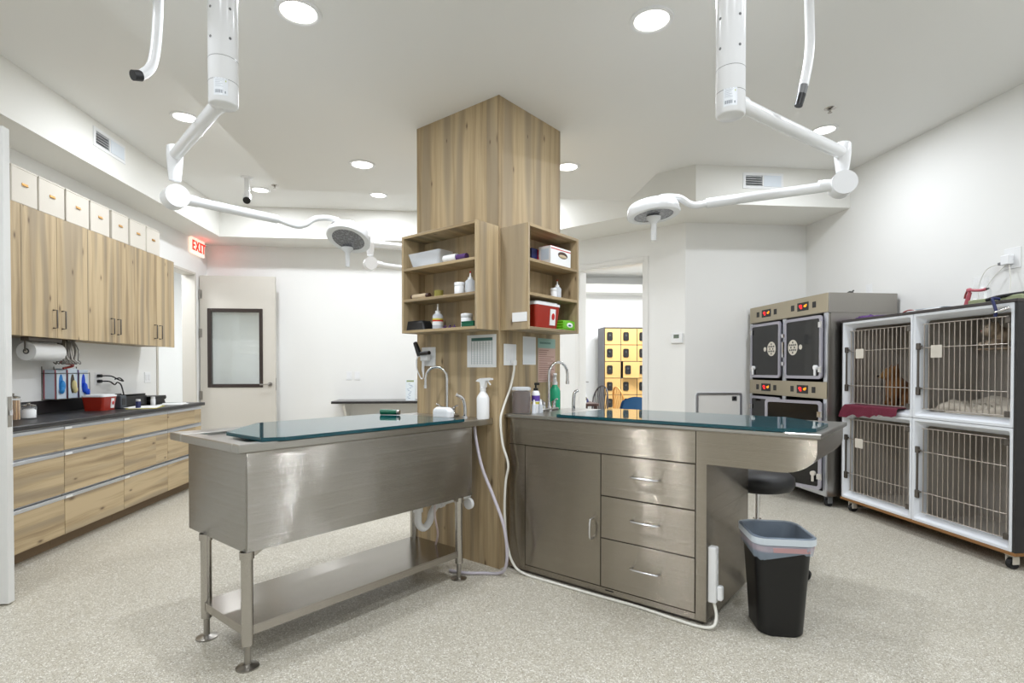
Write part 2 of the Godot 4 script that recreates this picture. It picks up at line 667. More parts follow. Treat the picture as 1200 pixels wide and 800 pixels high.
func build_room() -> void:
	var wall: Material = mats["wall_paint"]
	structure("floor", mb().ext(-4.9, 5.4, -0.12, 0.0, -10.8, 2.7), mats["flake_floor"], "pale speckled flake floor running through the whole room", "floor")
	var H := H_RING
	structure("wall_left", mb().ext(X_LEFT - 0.14, X_LEFT, 0, H, -6.4, Z_FRONT).ext(X_LEFT - 0.14, X_LEFT, 0, H, Z_BACK - 0.14, -7.32).ext(X_LEFT - 0.14, X_LEFT, 2.47, H, -7.32, -6.4), wall, "white wall behind the drawer counter with a doorway near its far end", "wall")
	structure("wall_back", mb().ext(X_LEFT, 0.83, 0, H, Z_BACK - 0.14, Z_BACK), wall, "white far wall behind the pillar and the open door", "wall")
	structure("wall_right", mb().ext(X_RIGHT, X_RIGHT + 0.14, 0, H, Z_SIDE - 0.13, Z_FRONT), wall, "white wall behind the recovery cages", "wall")
	structure("wall_recess", mb().ext(2.56, X_RIGHT + 0.14, 0, H, Z_SIDE - 0.13, Z_SIDE), wall, "short white wall beside the steel recovery unit", "wall")
	structure("wall_front", mb().ext(X_LEFT - 0.14, X_RIGHT + 0.14, 0, H, Z_FRONT, Z_FRONT + 0.14), wall, "white wall at the near end of the room", "wall")
	# the diagonal wall with the doorway to the staff room
	var d := thing("wall_diagonal", "slanting white wall with a thermostat and an open doorway", "wall", Vector3(2.56, 0, Z_SIDE), deg_to_rad(135), "", "structure")
	var t0 := 0.50
	var t1 := 1.40
	part(d, "wall_panel", mb().ext(0, t0, 0, H, 0, 0.13), wall)
	part(d, "wall_panel", mb().ext(t1, 2.447, 0, H, 0, 0.13), wall)
	part(d, "wall_panel", mb().ext(t0, t1, 2.52, H, 0, 0.13), wall)
	part(d, "casing", mb().ext(t0 - 0.055, t0, 0, 2.575, -0.014, 0, 0.004).ext(t1, t1 + 0.055, 0, 2.575, -0.014, 0, 0.004).ext(t0, t1, 2.52, 2.575, -0.014, 0, 0.004), mats["white_trim"])
	part(d, "jamb", mb().ext(t0, t0 + 0.018, 0, 2.52, -0.01, 0.14, 0.003).ext(t1 - 0.018, t1, 0, 2.52, -0.01, 0.14, 0.003).ext(t0 + 0.018, t1 - 0.018, 2.502, 2.52, -0.01, 0.14, 0.003), mats["white_trim"])
	# ceilings: the high ring, the lowered field over the pillar and the boxed soffit along the walls
	structure("ceiling", mb().ext(X_LEFT - 0.14, X_RIGHT + 0.14, H, H + 0.14, Z_BACK - 0.14, Z_FRONT + 0.14), mats["ceiling_paint"], "raised pale ceiling around the lowered middle field", "ceiling")
	structure("ceiling_field", mb().ext(-1.62, 1.72, H_CLOUD, H, -5.35, 1.5), mats["ceiling_paint"], "lowered pale ceiling field meeting the wooden pillar", "ceiling")
	var so := PackedVector2Array([Vector2(X_LEFT, Z_FRONT), Vector2(-2.92, Z_FRONT), Vector2(-2.92, -7.12), Vector2(0.46, -7.12), Vector2(2.36, -5.22), Vector2(X_RIGHT, -5.22), Vector2(X_RIGHT, Z_SIDE), Vector2(2.56, Z_SIDE), Vector2(0.83, Z_BACK), Vector2(X_LEFT, Z_BACK)])
	# two duct mouths behind the air vents, closed above and below
	so = PackedVector2Array([Vector2(X_LEFT, Z_FRONT), Vector2(-2.92, Z_FRONT), Vector2(-2.92, -4.785), Vector2(-3.2, -4.785), Vector2(-3.2, -4.965), Vector2(-2.92, -4.965), Vector2(-2.92, -7.12), Vector2(0.46, -7.12), Vector2(2.36, -5.22), Vector2(2.875, -5.22), Vector2(2.875, -5.5), Vector2(3.055, -5.5), Vector2(3.055, -5.22), Vector2(X_RIGHT, -5.22), Vector2(X_RIGHT, Z_SIDE), Vector2(2.56, Z_SIDE), Vector2(0.83, Z_BACK), Vector2(X_LEFT, Z_BACK)])
	var sm := mb().prism(so, 1, H_SOFFIT, H)
	for yy in [[H_SOFFIT, 3.08], [3.19, H]]:
		sm.ext(-3.2, -2.92, yy[0], yy[1], -4.965, -4.785)
	for yy in [[H_SOFFIT, 3.075], [3.185, H]]:
		sm.ext(2.875, 3.055, yy[0], yy[1], -5.5, -5.22)
	structure("ceiling_soffit", sm, mats["soffit_paint"], "white boxed soffit running along the walls under the ceiling", "soffit")
	# doorway in the left wall: lining
	var fr := thing("door_frame", "pale steel frame of the doorway beyond the drawer counter", "door frame", Vector3(X_LEFT, 0, -6.86), 0.0, "", "structure")
	part(fr, "jamb", mb().ext(-0.15, 0.012, 0, 2.47, 0.43, 0.46, 0.003), mats["door_paint"])
	part(fr, "jamb", mb().ext(-0.15, 0.012, 0, 2.47, -0.46, -0.43, 0.003), mats["door_paint"])
	part(fr, "head", mb().ext(-0.15, 0.012, 2.44, 2.47, -0.43, 0.43, 0.003), mats["door_paint"])
	part(fr, "strike_plate", mb().ext(-0.09, -0.05, 1.0, 1.12, 0.427, 0.431), mats["dull_steel"], "steel strike plate")
	# corridor behind that doorway
	structure("wall_corridor", mb().ext(-4.9, -4.76, 0, 2.8, -9.0, -5.0).ext(-4.76, X_LEFT - 0.14, 0, 2.8, -9.14, -9.0).ext(-4.76, X_LEFT - 0.14, 0, 2.8, -5.0, -4.86).ext(X_LEFT - 0.28, X_LEFT - 0.14, 0, 2.8, -9.0, Z_BACK - 0.14), wall, "bright white corridor walls seen through the doorway by the exit sign", "wall")
	structure("ceiling_corridor", mb().ext(-4.9, X_LEFT - 0.14, 2.8, 2.92, -9.14, -4.86), mats["ceiling_paint"], "white corridor ceiling beyond the doorway by the exit sign", "ceiling")
	# staff room behind the diagonal wall
	structure("wall_staff_room", mb().ext(1.2, 5.4, 0, 3.05, -10.64, -10.5).ext(5.26, 5.4, 0, 3.05, -10.5, -6.05).ext(1.2, 1.34, 0, 3.05, -10.5, -7.35).ext(X_RIGHT + 0.14, 5.4, 0, 3.05, -6.05, -5.92), wall, "bright white staff room walls seen through the slanting wall's doorway", "wall")
	var tri := PackedVector2Array([Vector2(1.2, -10.64), Vector2(5.4, -10.64), Vector2(5.4, -6.05), Vector2(2.66, -6.05), Vector2(1.2, -7.5)])
	structure("ceiling_staff_room", mb().prism(tri, 1, 3.05, 3.15), mats["ceiling_paint"], "white staff room ceiling beyond the doorway", "ceiling")
	structure("trim_1", mb().ext(1.34, 5.26, 2.70, 2.86, -10.5, -10.1), mats["soffit_paint"], "white bulkhead on the staff room wall above the lockers", "bulkhead")


func downlight(x: float, z: float, y: float, label: String, power: float) -> void:
	var t := thing("downlight", label, "ceiling light", Vector3(x, y, z), 0.0, "recessed ceiling downlights")
	part(t, "trim_ring", mb().lathe([Vector2(0.082, -0.004), Vector2(0.088, -0.010), Vector2(0.103, -0.008), Vector2(0.106, 0.0), Vector2(0.106, 0.004)], 32), mats["white_plastic"])
	part(t, "lens", mb().lathe([Vector2(0.0, -0.003), Vector2(0.083, -0.003)], 32), glow("downlight_lens", Color(1.0, 0.985, 0.96), 6.0))
	var a := AreaLight3D.new()
	a.name = "lamp"
	a.area_size = Vector2(0.12, 0.12)
	a.light_energy = power
	a.light_color = Color(0.948, 0.968, 1.0)
	a.area_range = 14.0
	a.area_attenuation = 2.0
	a.shadow_enabled = true
	t.add_child(a)
	a.position = Vector3(0, -0.011, 0)
	a.rotation_degrees.x = -90


func panel_light(where: Vector3, size: Vector2, power: float, label: String) -> void:
	var t := thing("ceiling_panel_light", label, "ceiling light", where)
	part(t, "frame", mb().ext(-size.x / 2 - 0.02, size.x / 2 + 0.02, -0.012, 0.0, -size.y / 2 - 0.02, size.y / 2 + 0.02, 0.003), mats["white_plastic"])
	part(t, "diffuser", mb().ext(-size.x / 2, size.x / 2, -0.016, -0.011, -size.y / 2, size.y / 2), glow("panel_diffuser", Color(1, 1, 1), 3.0))
	var a := AreaLight3D.new()
	a.name = "lamp"
	a.area_size = size * 0.96
	a.light_energy = power
	a.light_color = Color(0.948, 0.968, 1.0)
	a.area_range = 14.0
	a.area_attenuation = 2.0
	a.shadow_enabled = true
	t.add_child(a)
	a.position = Vector3(0, -0.02, 0)
	a.rotation_degrees.x = -90


func vent(where: Vector3, turn: float, label: String) -> void:
	var t := thing("air_vent", label, "air vent", where, turn, "soffit air vents")
	part(t, "frame", mb().ext(-0.215, -0.183, -0.08, 0.08, 0, 0.006, 0.002).ext(-0.183, 0.215, 0.053, 0.08, 0, 0.006, 0.002).ext(-0.183, 0.215, -0.08, -0.053, 0, 0.006, 0.002).ext(-0.007, 0.215, -0.053, 0.053, 0, 0.006, 0.002), mats["white_plastic"])
	part(t, "duct", mb().ext(-0.184, -0.181, -0.054, 0.054, -0.27, -0.001).ext(-0.009, -0.006, -0.054, 0.054, -0.27, -0.001).ext(-0.181, -0.009, 0.051, 0.054, -0.27, -0.001).ext(-0.181, -0.009, -0.054, -0.051, -0.27, -0.001).ext(-0.181, -0.009, -0.051, 0.051, -0.27, -0.267), mats["duct_steel"], "galvanised duct behind the slats")
	part(t, "cover_plate", mb().ext(0.005, 0.19, -0.055, 0.055, 0.006, 0.010, 0.002), mats["vent_blue"], "pale closed half of the vent")
	for k in 5:
		part(t, "slat", mb().at(Vector3(-0.095, -0.044 + k * 0.022, -0.004), Basis(Vector3.RIGHT, 0.7)).box(Vector3.ZERO, Vector3(0.172, 0.002, 0.016)), mats["white_plastic"])


func sprinkler(where: Vector3, label: String) -> void:
	var t := thing("sprinkler", label, "sprinkler", where, 0.0, "ceiling sprinklers")
	part(t, "escutcheon", mb().lathe([Vector2(0.0, -0.012), Vector2(0.018, -0.012), Vector2(0.038, -0.004), Vector2(0.042, 0.0)], 20), mats["plain_steel"])
	part(t, "nozzle", mb().cyl(Vector3(0, -0.032, 0), Vector3(0, -0.01, 0), 0.007, 0.01, 10).cyl(Vector3(0, -0.035, 0), Vector3(0, -0.032, 0), 0.016, 0.016, 12), mats["plain_steel"])


func build_fittings() -> void:
	mat("duct_steel", Color(0.78, 0.79, 0.80), 0.5)
	mat("vent_blue", rgb8(222, 229, 236), 0.5)
	vent(Vector3(-2.92, 3.135, -4.97), PI / 2, "small white air vent on the soffit above the drawer counter")
	vent(Vector3(3.06, 3.13, -5.22), 0.0, "small white air vent on the soffit above the recovery unit")
	sprinkler(Vector3(-1.99, H_RING, -6.28), "small sprinkler head on the ceiling beside the security camera")
	sprinkler(Vector3(2.89, H_RING, -4.0), "small sprinkler head on the ceiling above the recovery unit")
	# security camera
	var t := thing("security_camera", "white bullet security camera with a dark lens hanging from the ceiling", "security camera", Vector3(-2.2, H_RING, -6.05))
	part(t, "mount_plate", mb().lathe([Vector2(0.0, -0.014), Vector2(0.05, -0.014), Vector2(0.062, -0.006), Vector2(0.064, 0.0)], 20), mats["white_plastic"])
	part(t, "stem", mb().cyl(Vector3(0, -0.2, 0), Vector3(0, -0.01, 0), 0.026, 0.026, 14).ball(Vector3(0, -0.205, 0), Vector3(0.034, 0.034, 0.034), 14), mats["white_plastic"])
	var f := Vector3(0.25, -0.55, 0.8).normalized()
	part(t, "housing", mb().cyl(Vector3(0, -0.21, 0) - f * 0.05, Vector3(0, -0.21, 0) + f * 0.1, 0.04, 0.042, 18), mats["white_plastic"])
	part(t, "lens", mb().cyl(Vector3(0, -0.21, 0) + f * 0.1, Vector3(0, -0.21, 0) + f * 0.112, 0.037, 0.034, 18), mats["black_plastic"], "black lens")
	# lit exit sign on the left wall above the doorway
	var s := thing("exit_sign", "lit exit sign with red letters above the doorway", "exit sign", Vector3(X_LEFT, 2.69, -7.32), PI / 2)
	part(s, "bracket", mb().ext(-0.06, 0.06, 0.05, 0.15, 0, 0.012, 0.003), mats["white_plastic"])
	var pane := part(s, "panel", mb().ext(-0.175, 0.175, 0, 0.205, 0.012, 0.045, 0.008), glow("exit_panel", Color(1.0, 0.90, 0.84), 0.75))
	var tm := MeshInstance3D.new()
	tm.name = "lettering"
	tm.mesh = words("EXIT", 0.17, 0.004)
	tm.set_surface_override_material(0, glow("exit_red", Color(1.0, 0.10, 0.03), 2.2))
	pane.add_child(tm, true)
	tm.position = Vector3(0, 0.1, 0.047)
	tm.set_meta("label", "glowing red letters")
	var lamp := OmniLight3D.new()
	lamp.name = "lamp"
	lamp.light_color = Color(1.0, 0.16, 0.05)
	lamp.light_energy = 0.006
	lamp.light_size = 0.06
	lamp.omni_range = 12.0
	lamp.shadow_enabled = true
	s.add_child(lamp)
	lamp.position = Vector3(0, 0.16, 0.10)


func lever(parent: Node3D, where: Vector3, sg: float, face: float) -> void:
	# rose and lever; face = +1/-1 gives the side along z, sg the way the lever points along x
	part(parent, "handle", mb().cyl(where, where + Vector3(0, 0, 0.012 * face), 0.027, 0.027, 18).cyl(where, where + Vector3(0, 0, 0.055 * face), 0.011, 0.011, 12).tube([where + Vector3(0, 0, 0.05 * face), where + Vector3(0.03 * sg, 0, 0.055 * face), where + Vector3(0.115 * sg, -0.004, 0.05 * face)], 0.0095, 10, 4), mats["dull_steel"], "brushed steel lever handle")


func build_doors() -> void:
	# far door, swung open against the back wall
	var d := thing("door_1", "beige door with a dark framed window standing open against the back wall", "door", Vector3(X_LEFT + 0.02, 0.01, -7.42), 0.0, "", "structure")
	var w := 0.93
	var gx0 := 0.11
	var gx1 := 0.755
	var gy0 := 1.02
	var gy1 := 2.0
	part(d, "leaf", mb().ext(0, gx0, 0, 2.44, -0.022, 0.022).ext(gx1, w, 0, 2.44, -0.022, 0.022).ext(gx0, gx1, 0, gy0, -0.022, 0.022).ext(gx0, gx1, gy1, 2.44, -0.022, 0.022), mats["door_paint"])
	var wf := part(d, "window_frame", mb().ext(gx0 - 0.02, gx0 + 0.025, gy0 - 0.02, gy1 + 0.02, -0.03, 0.03, 0.004).ext(gx1 - 0.025, gx1 + 0.02, gy0 - 0.02, gy1 + 0.02, -0.03, 0.03, 0.004).ext(gx0 + 0.025, gx1 - 0.025, gy0 - 0.02, gy0 + 0.025, -0.03, 0.03, 0.004).ext(gx0 + 0.025, gx1 - 0.025, gy1 - 0.025, gy1 + 0.02, -0.03, 0.03, 0.004), mat("bronze_paint", rgb8(52, 42, 38), 0.4), "dark bronze window frame")
	part(wf, "pane", mb().ext(gx0 + 0.025, gx1 - 0.025, gy0 + 0.025, gy1 - 0.025, -0.004, 0.004), mats["pane_clear"], "pale glass pane")
	lever(d, Vector3(w - 0.065, 1.04, 0.022), -1.0, 1.0)
	part(d, "latch_plate", mb().ext(w - 0.001, w + 0.001, 0.96, 1.12, -0.014, 0.014), mats["dull_steel"])
	for y in [0.25, 0.9, 1.7, 2.2]:
		part(d, "hinge", mb().cyl(Vector3(-0.004, y - 0.06, 0.024), Vector3(-0.004, y + 0.06, 0.024), 0.008, 0.008, 8).ext(-0.004, 0.028, y - 0.055, y + 0.055, 0.0221, 0.025), mats["dull_steel"])
	# near door leaf cut by the picture's edge
	var n := thing("door_2", "pale door leaf standing open at the near end of the drawer counter", "door", Vector3(X_LEFT, 0.008, -3.13), 0.0, "", "structure")
	part(n, "leaf", mb().ext(0, 0.955, 0, 2.5, -0.022, 0.022, 0.003), mat("near_door_paint", rgb8(226, 226, 223), 0.4))
	part(n, "latch_plate", mb().ext(0.9545, 0.957, 0.93, 1.09, -0.013, 0.013), mats["dull_steel"], "steel latch plate on the door edge")
	part(n, "latch_bolt", mb().ext(0.957, 0.968, 0.99, 1.02, -0.007, 0.007, 0.002), mats["chrome"])
	lever(n, Vector3(0.88, 1.02, 0.022), -1.0, 1.0)


# ---------------------------------------------------------------- drawer counter along the left wall
const UNIT := 0.68
const Z_UNITS := [-3.39, -4.07, -4.75, -5.43]
const ORDINAL := ["first", "second", "third", "fourth", "fifth", "sixth", "seventh"]


func build_left_counter() -> void:
	var wood: Material = mats["wood"]
	for k in 4:
		var z0: float = Z_UNITS[k]
		var z1 := z0 - UNIT
		var c := thing("drawer_cabinet", "wooden three-drawer base cabinet, %s of four along the wall from the near door" % ORDINAL[k], "cabinet", Vector3(-3.0, 0, (z0 + z1) / 2), 0.0, "base cabinets under the black worktop")
		var hw := UNIT / 2
		part(c, "carcass", wood_mb().ext(-0.29, 0.275, 0.09, 0.858, -hw + 0.001, hw - 0.001), mats["wood_edge"])
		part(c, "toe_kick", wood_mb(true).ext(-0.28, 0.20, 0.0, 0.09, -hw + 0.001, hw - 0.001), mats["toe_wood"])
		for dr in [[0.10, 0.345], [0.385, 0.645], [0.685, 0.825]]:
			var f := part(c, "drawer_front", wood_mb(true).ext(0.276, 0.296, dr[0], dr[1], -hw + 0.0025, hw - 0.0025, 0.0015), wood)
			part(f, "pull_strip", mb().ext(0.2765, 0.2775, dr[1], dr[1] + 0.034, -hw + 0.003, hw - 0.003).ext(0.2775, 0.298, dr[1] + 0.0003, dr[1] + 0.0045, -hw + 0.003, hw - 0.003).ext(0.294, 0.298, dr[1] + 0.0045, dr[1] + 0.024, -hw + 0.003, hw - 0.003, 0.0015), mats["aluminium"], "aluminium pull strip")
			if k == 1 or k == 2:
				part(f, "label_tag", mb().ext(0.298, 0.2988, dr[1] + 0.003, dr[1] + 0.016, hw - 0.075, hw - 0.01), mats["paper"], "white label")
	var wt := thing("worktop", "black laminate worktop with upstand over the wooden drawers", "worktop", Vector3(-2.98, 0.86, -4.75))
	part(wt, "slab", mb().ext(-0.31, 0.30, 0.0, 0.032, -1.40, 1.375, 0.004), mats["counter_black"])
	part(wt, "upstand", mb().ext(-0.319, -0.30, 0.032, 0.132, -1.40, 1.375, 0.002), mats["counter_black"])
	# wall cabinets
	for k in 4:
		var z0: float = Z_UNITS[k]
		var c := thing("wall_cabinet", "tall two-door wooden wall cabinet, %s of four from the near door" % ORDINAL[k], "cabinet", Vector3(X_LEFT + 0.001, 1.48, z0 - UNIT / 2), 0.0, "wall cabinets over the drawer counter")
		var hw := UNIT / 2
		part(c, "carcass", wood_mb().ext(0.0, 0.312, 0.0, 0.895, -hw + 0.001, hw - 0.001), mats["wood_edge"])
		for s in [1, -1]:
			var a: float = 0.0015 * s
			var b: float = (hw - 0.0015) * s
			var dd := part(c, "door", wood_mb().ext(0.314, 0.333, -0.006, 0.895, minf(a, b), maxf(a, b), 0.0015), wood)
			var hz: float = 0.045 * s
			part(dd, "handle", mb().tube([Vector3(0.333, 0.068, hz), Vector3(0.362, 0.068, hz), Vector3(0.362, 0.2, hz), Vector3(0.333, 0.2, hz)], 0.0055, 8), mats["dark_steel"], "slim dark metal handle")
		if k == 0:
			part(c, "label_tag", mb().ext(0.3335, 0.3345, 0.0, 0.02, -hw + 0.11, -hw + 0.19), mats["paper"], "white label")
	# white storage boxes on the wall cabinets
	var zs := [-4.0, -4.245, -4.52, -4.80, -5.08, -5.345, -5.61]
	var ws := [0.232, 0.258, 0.262, 0.242, 0.235, 0.252, 0.235]
	for k in 7:
		var w: float = ws[k]
		var b := thing("storage_box", "white lidded storage box on the wall cabinets, %s of seven from the near door" % ORDINAL[k], "box", Vector3(-3.12, 2.376, zs[k] - w / 2), 0.0, "white boxes on the wall cabinets")
		part(b, "body", mb().ext(-0.165, 0.15, 0.0, 0.246, -w / 2, w / 2, 0.004), mats["card_white"])
		part(b, "lid_lip", mb().ext(-0.168, 0.153, 0.236, 0.25, -w / 2 - 0.003, w / 2 + 0.003, 0.003), mats["card_white"])
		part(b, "label_holder", mb().ext(0.1505, 0.154, 0.13, 0.148, -0.027, 0.027, 0.001).ext(0.154, 0.161, 0.13, 0.134, -0.024, 0.024, 0.001), mats["brass"], "small brass label pull")
	# light switches on the wall by the doorway
	var sw := thing("light_switch", "white double light switch on the wall beside the doorway", "light switch", Vector3(X_LEFT, 1.10, -6.22))
	part(sw, "plate", mb().ext(0, 0.006, 0, 0.115, -0.058, 0.058, 0.002), mats["white_plastic"])
	for z in [-0.025, 0.025]:
		part(sw, "rocker", mb().ext(0.006, 0.010, 0.028, 0.088, z - 0.016, z + 0.016, 0.002), mats["white_enamel"])
	build_left_clutter()


func jar(where: Vector3, r: float, h: float, label: String, fill: Material, sticks: bool) -> void:
	var t := thing("jar", label, "jar", where, 0.0, "jars on the drawer counter")
	part(t, "glass", mb().lathe([Vector2(0, 0.003), Vector2(r * 0.95, 0.003), Vector2(r, 0.012), Vector2(r, h * 0.85), Vector2(r * 0.9, h * 0.9), Vector2(r * 0.9, h * 0.93)], 20), mats["clear_plastic"])
	if sticks:
		for k in 16:
			var a := TAU * k / 16.0
			var rr := r * (0.72 if k % 2 else 0.38)
			part(t, "wooden_stick", mb().ext(rr * cos(a) - 0.006, rr * cos(a) + 0.006, 0.006, h * 0.83, rr * sin(a) - 0.005, rr * sin(a) + 0.005), mats["oak_pale"])
	else:
		part(t, "cotton_filling", mb().lathe([Vector2(0, 0.008), Vector2(r * 0.9, 0.01), Vector2(r * 0.92, h * 0.6), Vector2(r * 0.6, h * 0.72), Vector2(0, h * 0.75)], 16), fill)
	part(t, "lid", mb().lathe([Vector2(r * 0.93, h * 0.92), Vector2(r * 0.95, h * 0.98), Vector2(r * 0.5, h * 1.02), Vector2(0.008, h * 1.03), Vector2(0.012, h * 1.12), Vector2(0, h * 1.14)], 20), mats["plain_steel"])


func pill_bottle(where: Vector3, r: float, h: float, body: Material, label: String) -> void:
	var t := thing("pill_bottle", label, "bottle", where, 0.0, "small bottles on the drawer counter")
	part(t, "body", mb().lathe([Vector2(0, 0), Vector2(r, 0), Vector2(r, h * 0.72), Vector2(r * 0.8, h * 0.78)], 18), body)
	part(t, "cap", mb().lathe([Vector2(r * 0.85, h * 0.78), Vector2(r * 0.9, h * 0.8), Vector2(r * 0.9, h), Vector2(0, h)], 18), mats["white_plastic"], "white cap")


func build_left_clutter() -> void:
	mat("oak_pale", rgb8(206, 168, 122), 0.7)
	var top := 0.8925
	jar(Vector3(-3.02, top, -4.055), 0.045, 0.165, "glass jar of wooden sticks with a steel lid on the drawer counter", mats["paper"], true)
	jar(Vector3(-3.0, top, -4.17), 0.045, 0.10, "short glass jar of white cotton with a steel lid on the drawer counter", mats["paper"], false)
	# paper towel under the wall cabinets
	var t := thing("paper_towel_roll", "white paper towel roll hanging under the wall cabinets", "paper towel", Vector3(-3.12, 1.375, -4.475))
	part(t, "roll", mb().cyl(Vector3(0, 0, -0.155), Vector3(0, 0, 0.155), 0.068, 0.068, 32), mats["paper"])
	part(t, "core", mb().cyl(Vector3(0, 0, 0.155), Vector3(0, 0, 0.158), 0.021, 0.021, 20), mats["dark_grey"], "dark cardboard core end")
	part(t, "core_plug", mb().cyl(Vector3(0, 0, 0.158), Vector3(0, 0, 0.16), 0.012, 0.012, 14), mats["card_white"])
	part(t, "holder", mb().ext(-0.03, 0.03, 0.075, 0.104, -0.17, 0.17, 0.003).ext(-0.008, 0.008, -0.02, 0.08, -0.172, -0.164, 0.002).ext(-0.006, 0.006, 0.0, 0.08, 0.163, 0.169, 0.002), mats["dark_steel"])
	# bunch of clippers and clamps hanging from the cabinet
	var b := thing("instrument_bunch", "bunch of grey metal clamps hanging beside the paper towel roll", "instruments", Vector3(-3.14, 1.20, -4.775))
	rng.seed = 77
	for k in 26:
		var x := rng.randf_range(-0.06, 0.06)
		var z := rng.randf_range(-0.11, 0.11)
		var dx := rng.randf_range(-0.05, 0.05)
		part(b, "clamp", mb().tube([Vector3(x * 0.5, 0.272, z * 0.6), Vector3(x, 0.2, z), Vector3(x + dx, 0.085 + rng.randf() * 0.04, z * 0.8 + dx)], 0.006, 6, 3).tube([Vector3(x + dx, 0.12, z * 0.8 + dx), Vector3(x + dx + 0.012, 0.10, z * 0.8), Vector3(x + dx, 0.085, z * 0.8 - 0.012), Vector3(x + dx - 0.01, 0.1, z * 0.8)], 0.004, 6, 2), mats["grey_clamp"] if mats.has("grey_clamp") else mat("grey_clamp", rgb8(160, 156, 150), 0.4, 0.4))
	part(b, "hook", mb().ext(-0.03, 0.03, 0.266, 0.279, -0.05, 0.05, 0.003), mats["dark_steel"])
	part(b, "red_tie", mb().tube([Vector3(-0.02, 0.10, 0.05), Vector3(0.02, 0.085, 0.0), Vector3(0.0, 0.07, -0.06), Vector3(-0.02, 0.05, 0.02)], 0.009, 8, 4), mats["red_plastic"], "red tie")
	# wire rack with three glove boxes on the wall
	var rack := thing("glove_box_rack", "wire wall rack holding three upright glove boxes", "rack", Vector3(X_LEFT, 0.995, -4.92))
	var wire := mb()
	for y in [0.004, 0.215]:
		wire.tube([Vector3(0.0, y, 0.2), Vector3(0.11, y, 0.2), Vector3(0.11, y, -0.2), Vector3(0.0, y, -0.2)], 0.003, 6)
	for z in [0.2, 0.068, -0.066, -0.2]:
		wire.tube([Vector3(0.004, 0.27, z), Vector3(0.004, 0.004, z), Vector3(0.11, 0.004, z), Vector3(0.11, 0.22, z)], 0.003, 6)
	part(rack, "wire_frame", wire, mats["dark_steel"])
	var cols := [rgb8(30, 120, 190), rgb8(78, 68, 50), rgb8(20, 70, 200)]
	var glove_names := ["sky blue", "tan", "deep blue"]
	for k in 3:
		var g := thing("glove_box", "upright white glove box with %s gloves poking out, in the wall rack" % glove_names[k], "glove box", Vector3(X_LEFT + 0.056, 1.003, -4.786 - k * 0.134), 0.0, "glove boxes in the wall rack")
		part(g, "carton", mb().ext(-0.045, 0.045, 0, 0.235 + 0.012 * (k % 2), -0.06, 0.06, 0.002), mats["card_print"] if mats.has("card_print") else mat("card_print", rgb8(206, 220, 232), 0.7))
		part(g, "stripe", mb().ext(0.038, 0.0458, 0.0, 0.235, 0.054, 0.0605).ext(-0.0455, -0.036, 0.0, 0.235, 0.054, 0.0605), mats["pink_plastic"] if k < 2 else mats["lilac"] if mats.has("lilac") else mat("lilac", rgb8(160, 130, 180), 0.7))
		var oval := PackedVector2Array()
		for q in 18:
			oval.append(Vector2(0.024 * cos(TAU * q / 18), 0.12 + 0.08 * sin(TAU * q / 18)))
		part(g, "opening_shade", mb().prism(oval, 0, 0.045, 0.0462), mat("glove_%d" % k, cols[k], 0.7))  # flat oval in a darker glove colour, painted as shade inside the box
		part(g, "glove", mb().ball(Vector3(0.055, 0.105 if k < 2 else 0.08, -0.004), Vector3(0.02, 0.045, 0.02), 10).ball(Vector3(0.06, 0.07 if k < 2 else 0.045, 0.01 - 0.02 * k), Vector3(0.018, 0.03, 0.018), 10), mat("glove_soft_%d" % k, [rgb8(50, 145, 215), rgb8(222, 208, 150), rgb8(24, 84, 214)][k], 0.6))
	# cables and outlet
	var o := thing("outlet", "white wall outlet with two black plugs above the red sharps tub", "outlet", Vector3(X_LEFT, 1.10, -5.40))
	part(o, "plate", mb().ext(0, 0.006, 0, 0.115, -0.036, 0.036, 0.002), mats["white_plastic"])
	for y in [0.083, 0.033]:
		part(o, "plug", mb().ext(0.006, 0.04, y - 0.014, y + 0.014, -0.016, 0.016, 0.004), mats["black_rubber"], "black plug")
	var cb := mb()
	cb.tube([Vector3(0.03, 0.083, 0.0), Vector3(0.085, 0.08, -0.06), Vector3(0.10, 0.045, -0.15), Vector3(0.09, 0.03, -0.24), Vector3(0.08, 0.06, -0.2), Vector3(0.085, 0.05, -0.12)], 0.006, 8, 6)
	cb.tube([Vector3(0.03, 0.033, 0.0), Vector3(0.09, 0.03, -0.03), Vector3(0.11, 0.0, -0.07), Vector3(0.10, 0.02, -0.13), Vector3(0.1, -0.01, -0.19), Vector3(0.12, -0.12, -0.2)], 0.006, 8, 6)
	part(o, "cord", cb, mats["black_rubber"], "tangled black cords")
	# red sharps tub
	sharps_tub(Vector3(-3.05, top, -5.02), 0.0, Vector3(0.09, 0.135, 0.10), "red sharps tub with a white lid on the drawer counter")
	var db := thing("charger_box", "small dark grey charger box beside the sharps tub", "box", Vector3(-3.02, top, -5.24))
	part(db, "case", mb().ext(-0.04, 0.04, 0, 0.115, -0.045, 0.045, 0.006), mats["charger_grey"] if mats.has("charger_grey") else mat("charger_grey", rgb8(62, 68, 74), 0.5))
	part(db, "slot", mb().ext(0.04, 0.042, 0.03, 0.09, -0.025, 0.025, 0.001), mats["black_plastic"])
	var bd := thing("document_tray", "flat black document tray with papers at the counter's back", "tray", Vector3(-3.14, top, -5.50))
	part(bd, "tray", mb().ext(-0.13, 0.11, 0, 0.012, -0.2, 0.2, 0.003).ext(-0.13, -0.12, 0.012, 0.115, -0.2, 0.2, 0.002).ext(0.10, 0.11, 0.012, 0.10, -0.2, 0.2, 0.002), mats["black_plastic"])
	part(bd, "side", mb().ext(-0.12, 0.10, 0.012, 0.105, 0.19, 0.2, 0.002).ext(-0.12, 0.10, 0.012, 0.105, -0.2, -0.19, 0.002), mats["black_plastic"])
	var stack := thing("file_stack", "slumped stack of black folders at the counter's far end", "folders", Vector3(-3.12, top, -5.86))
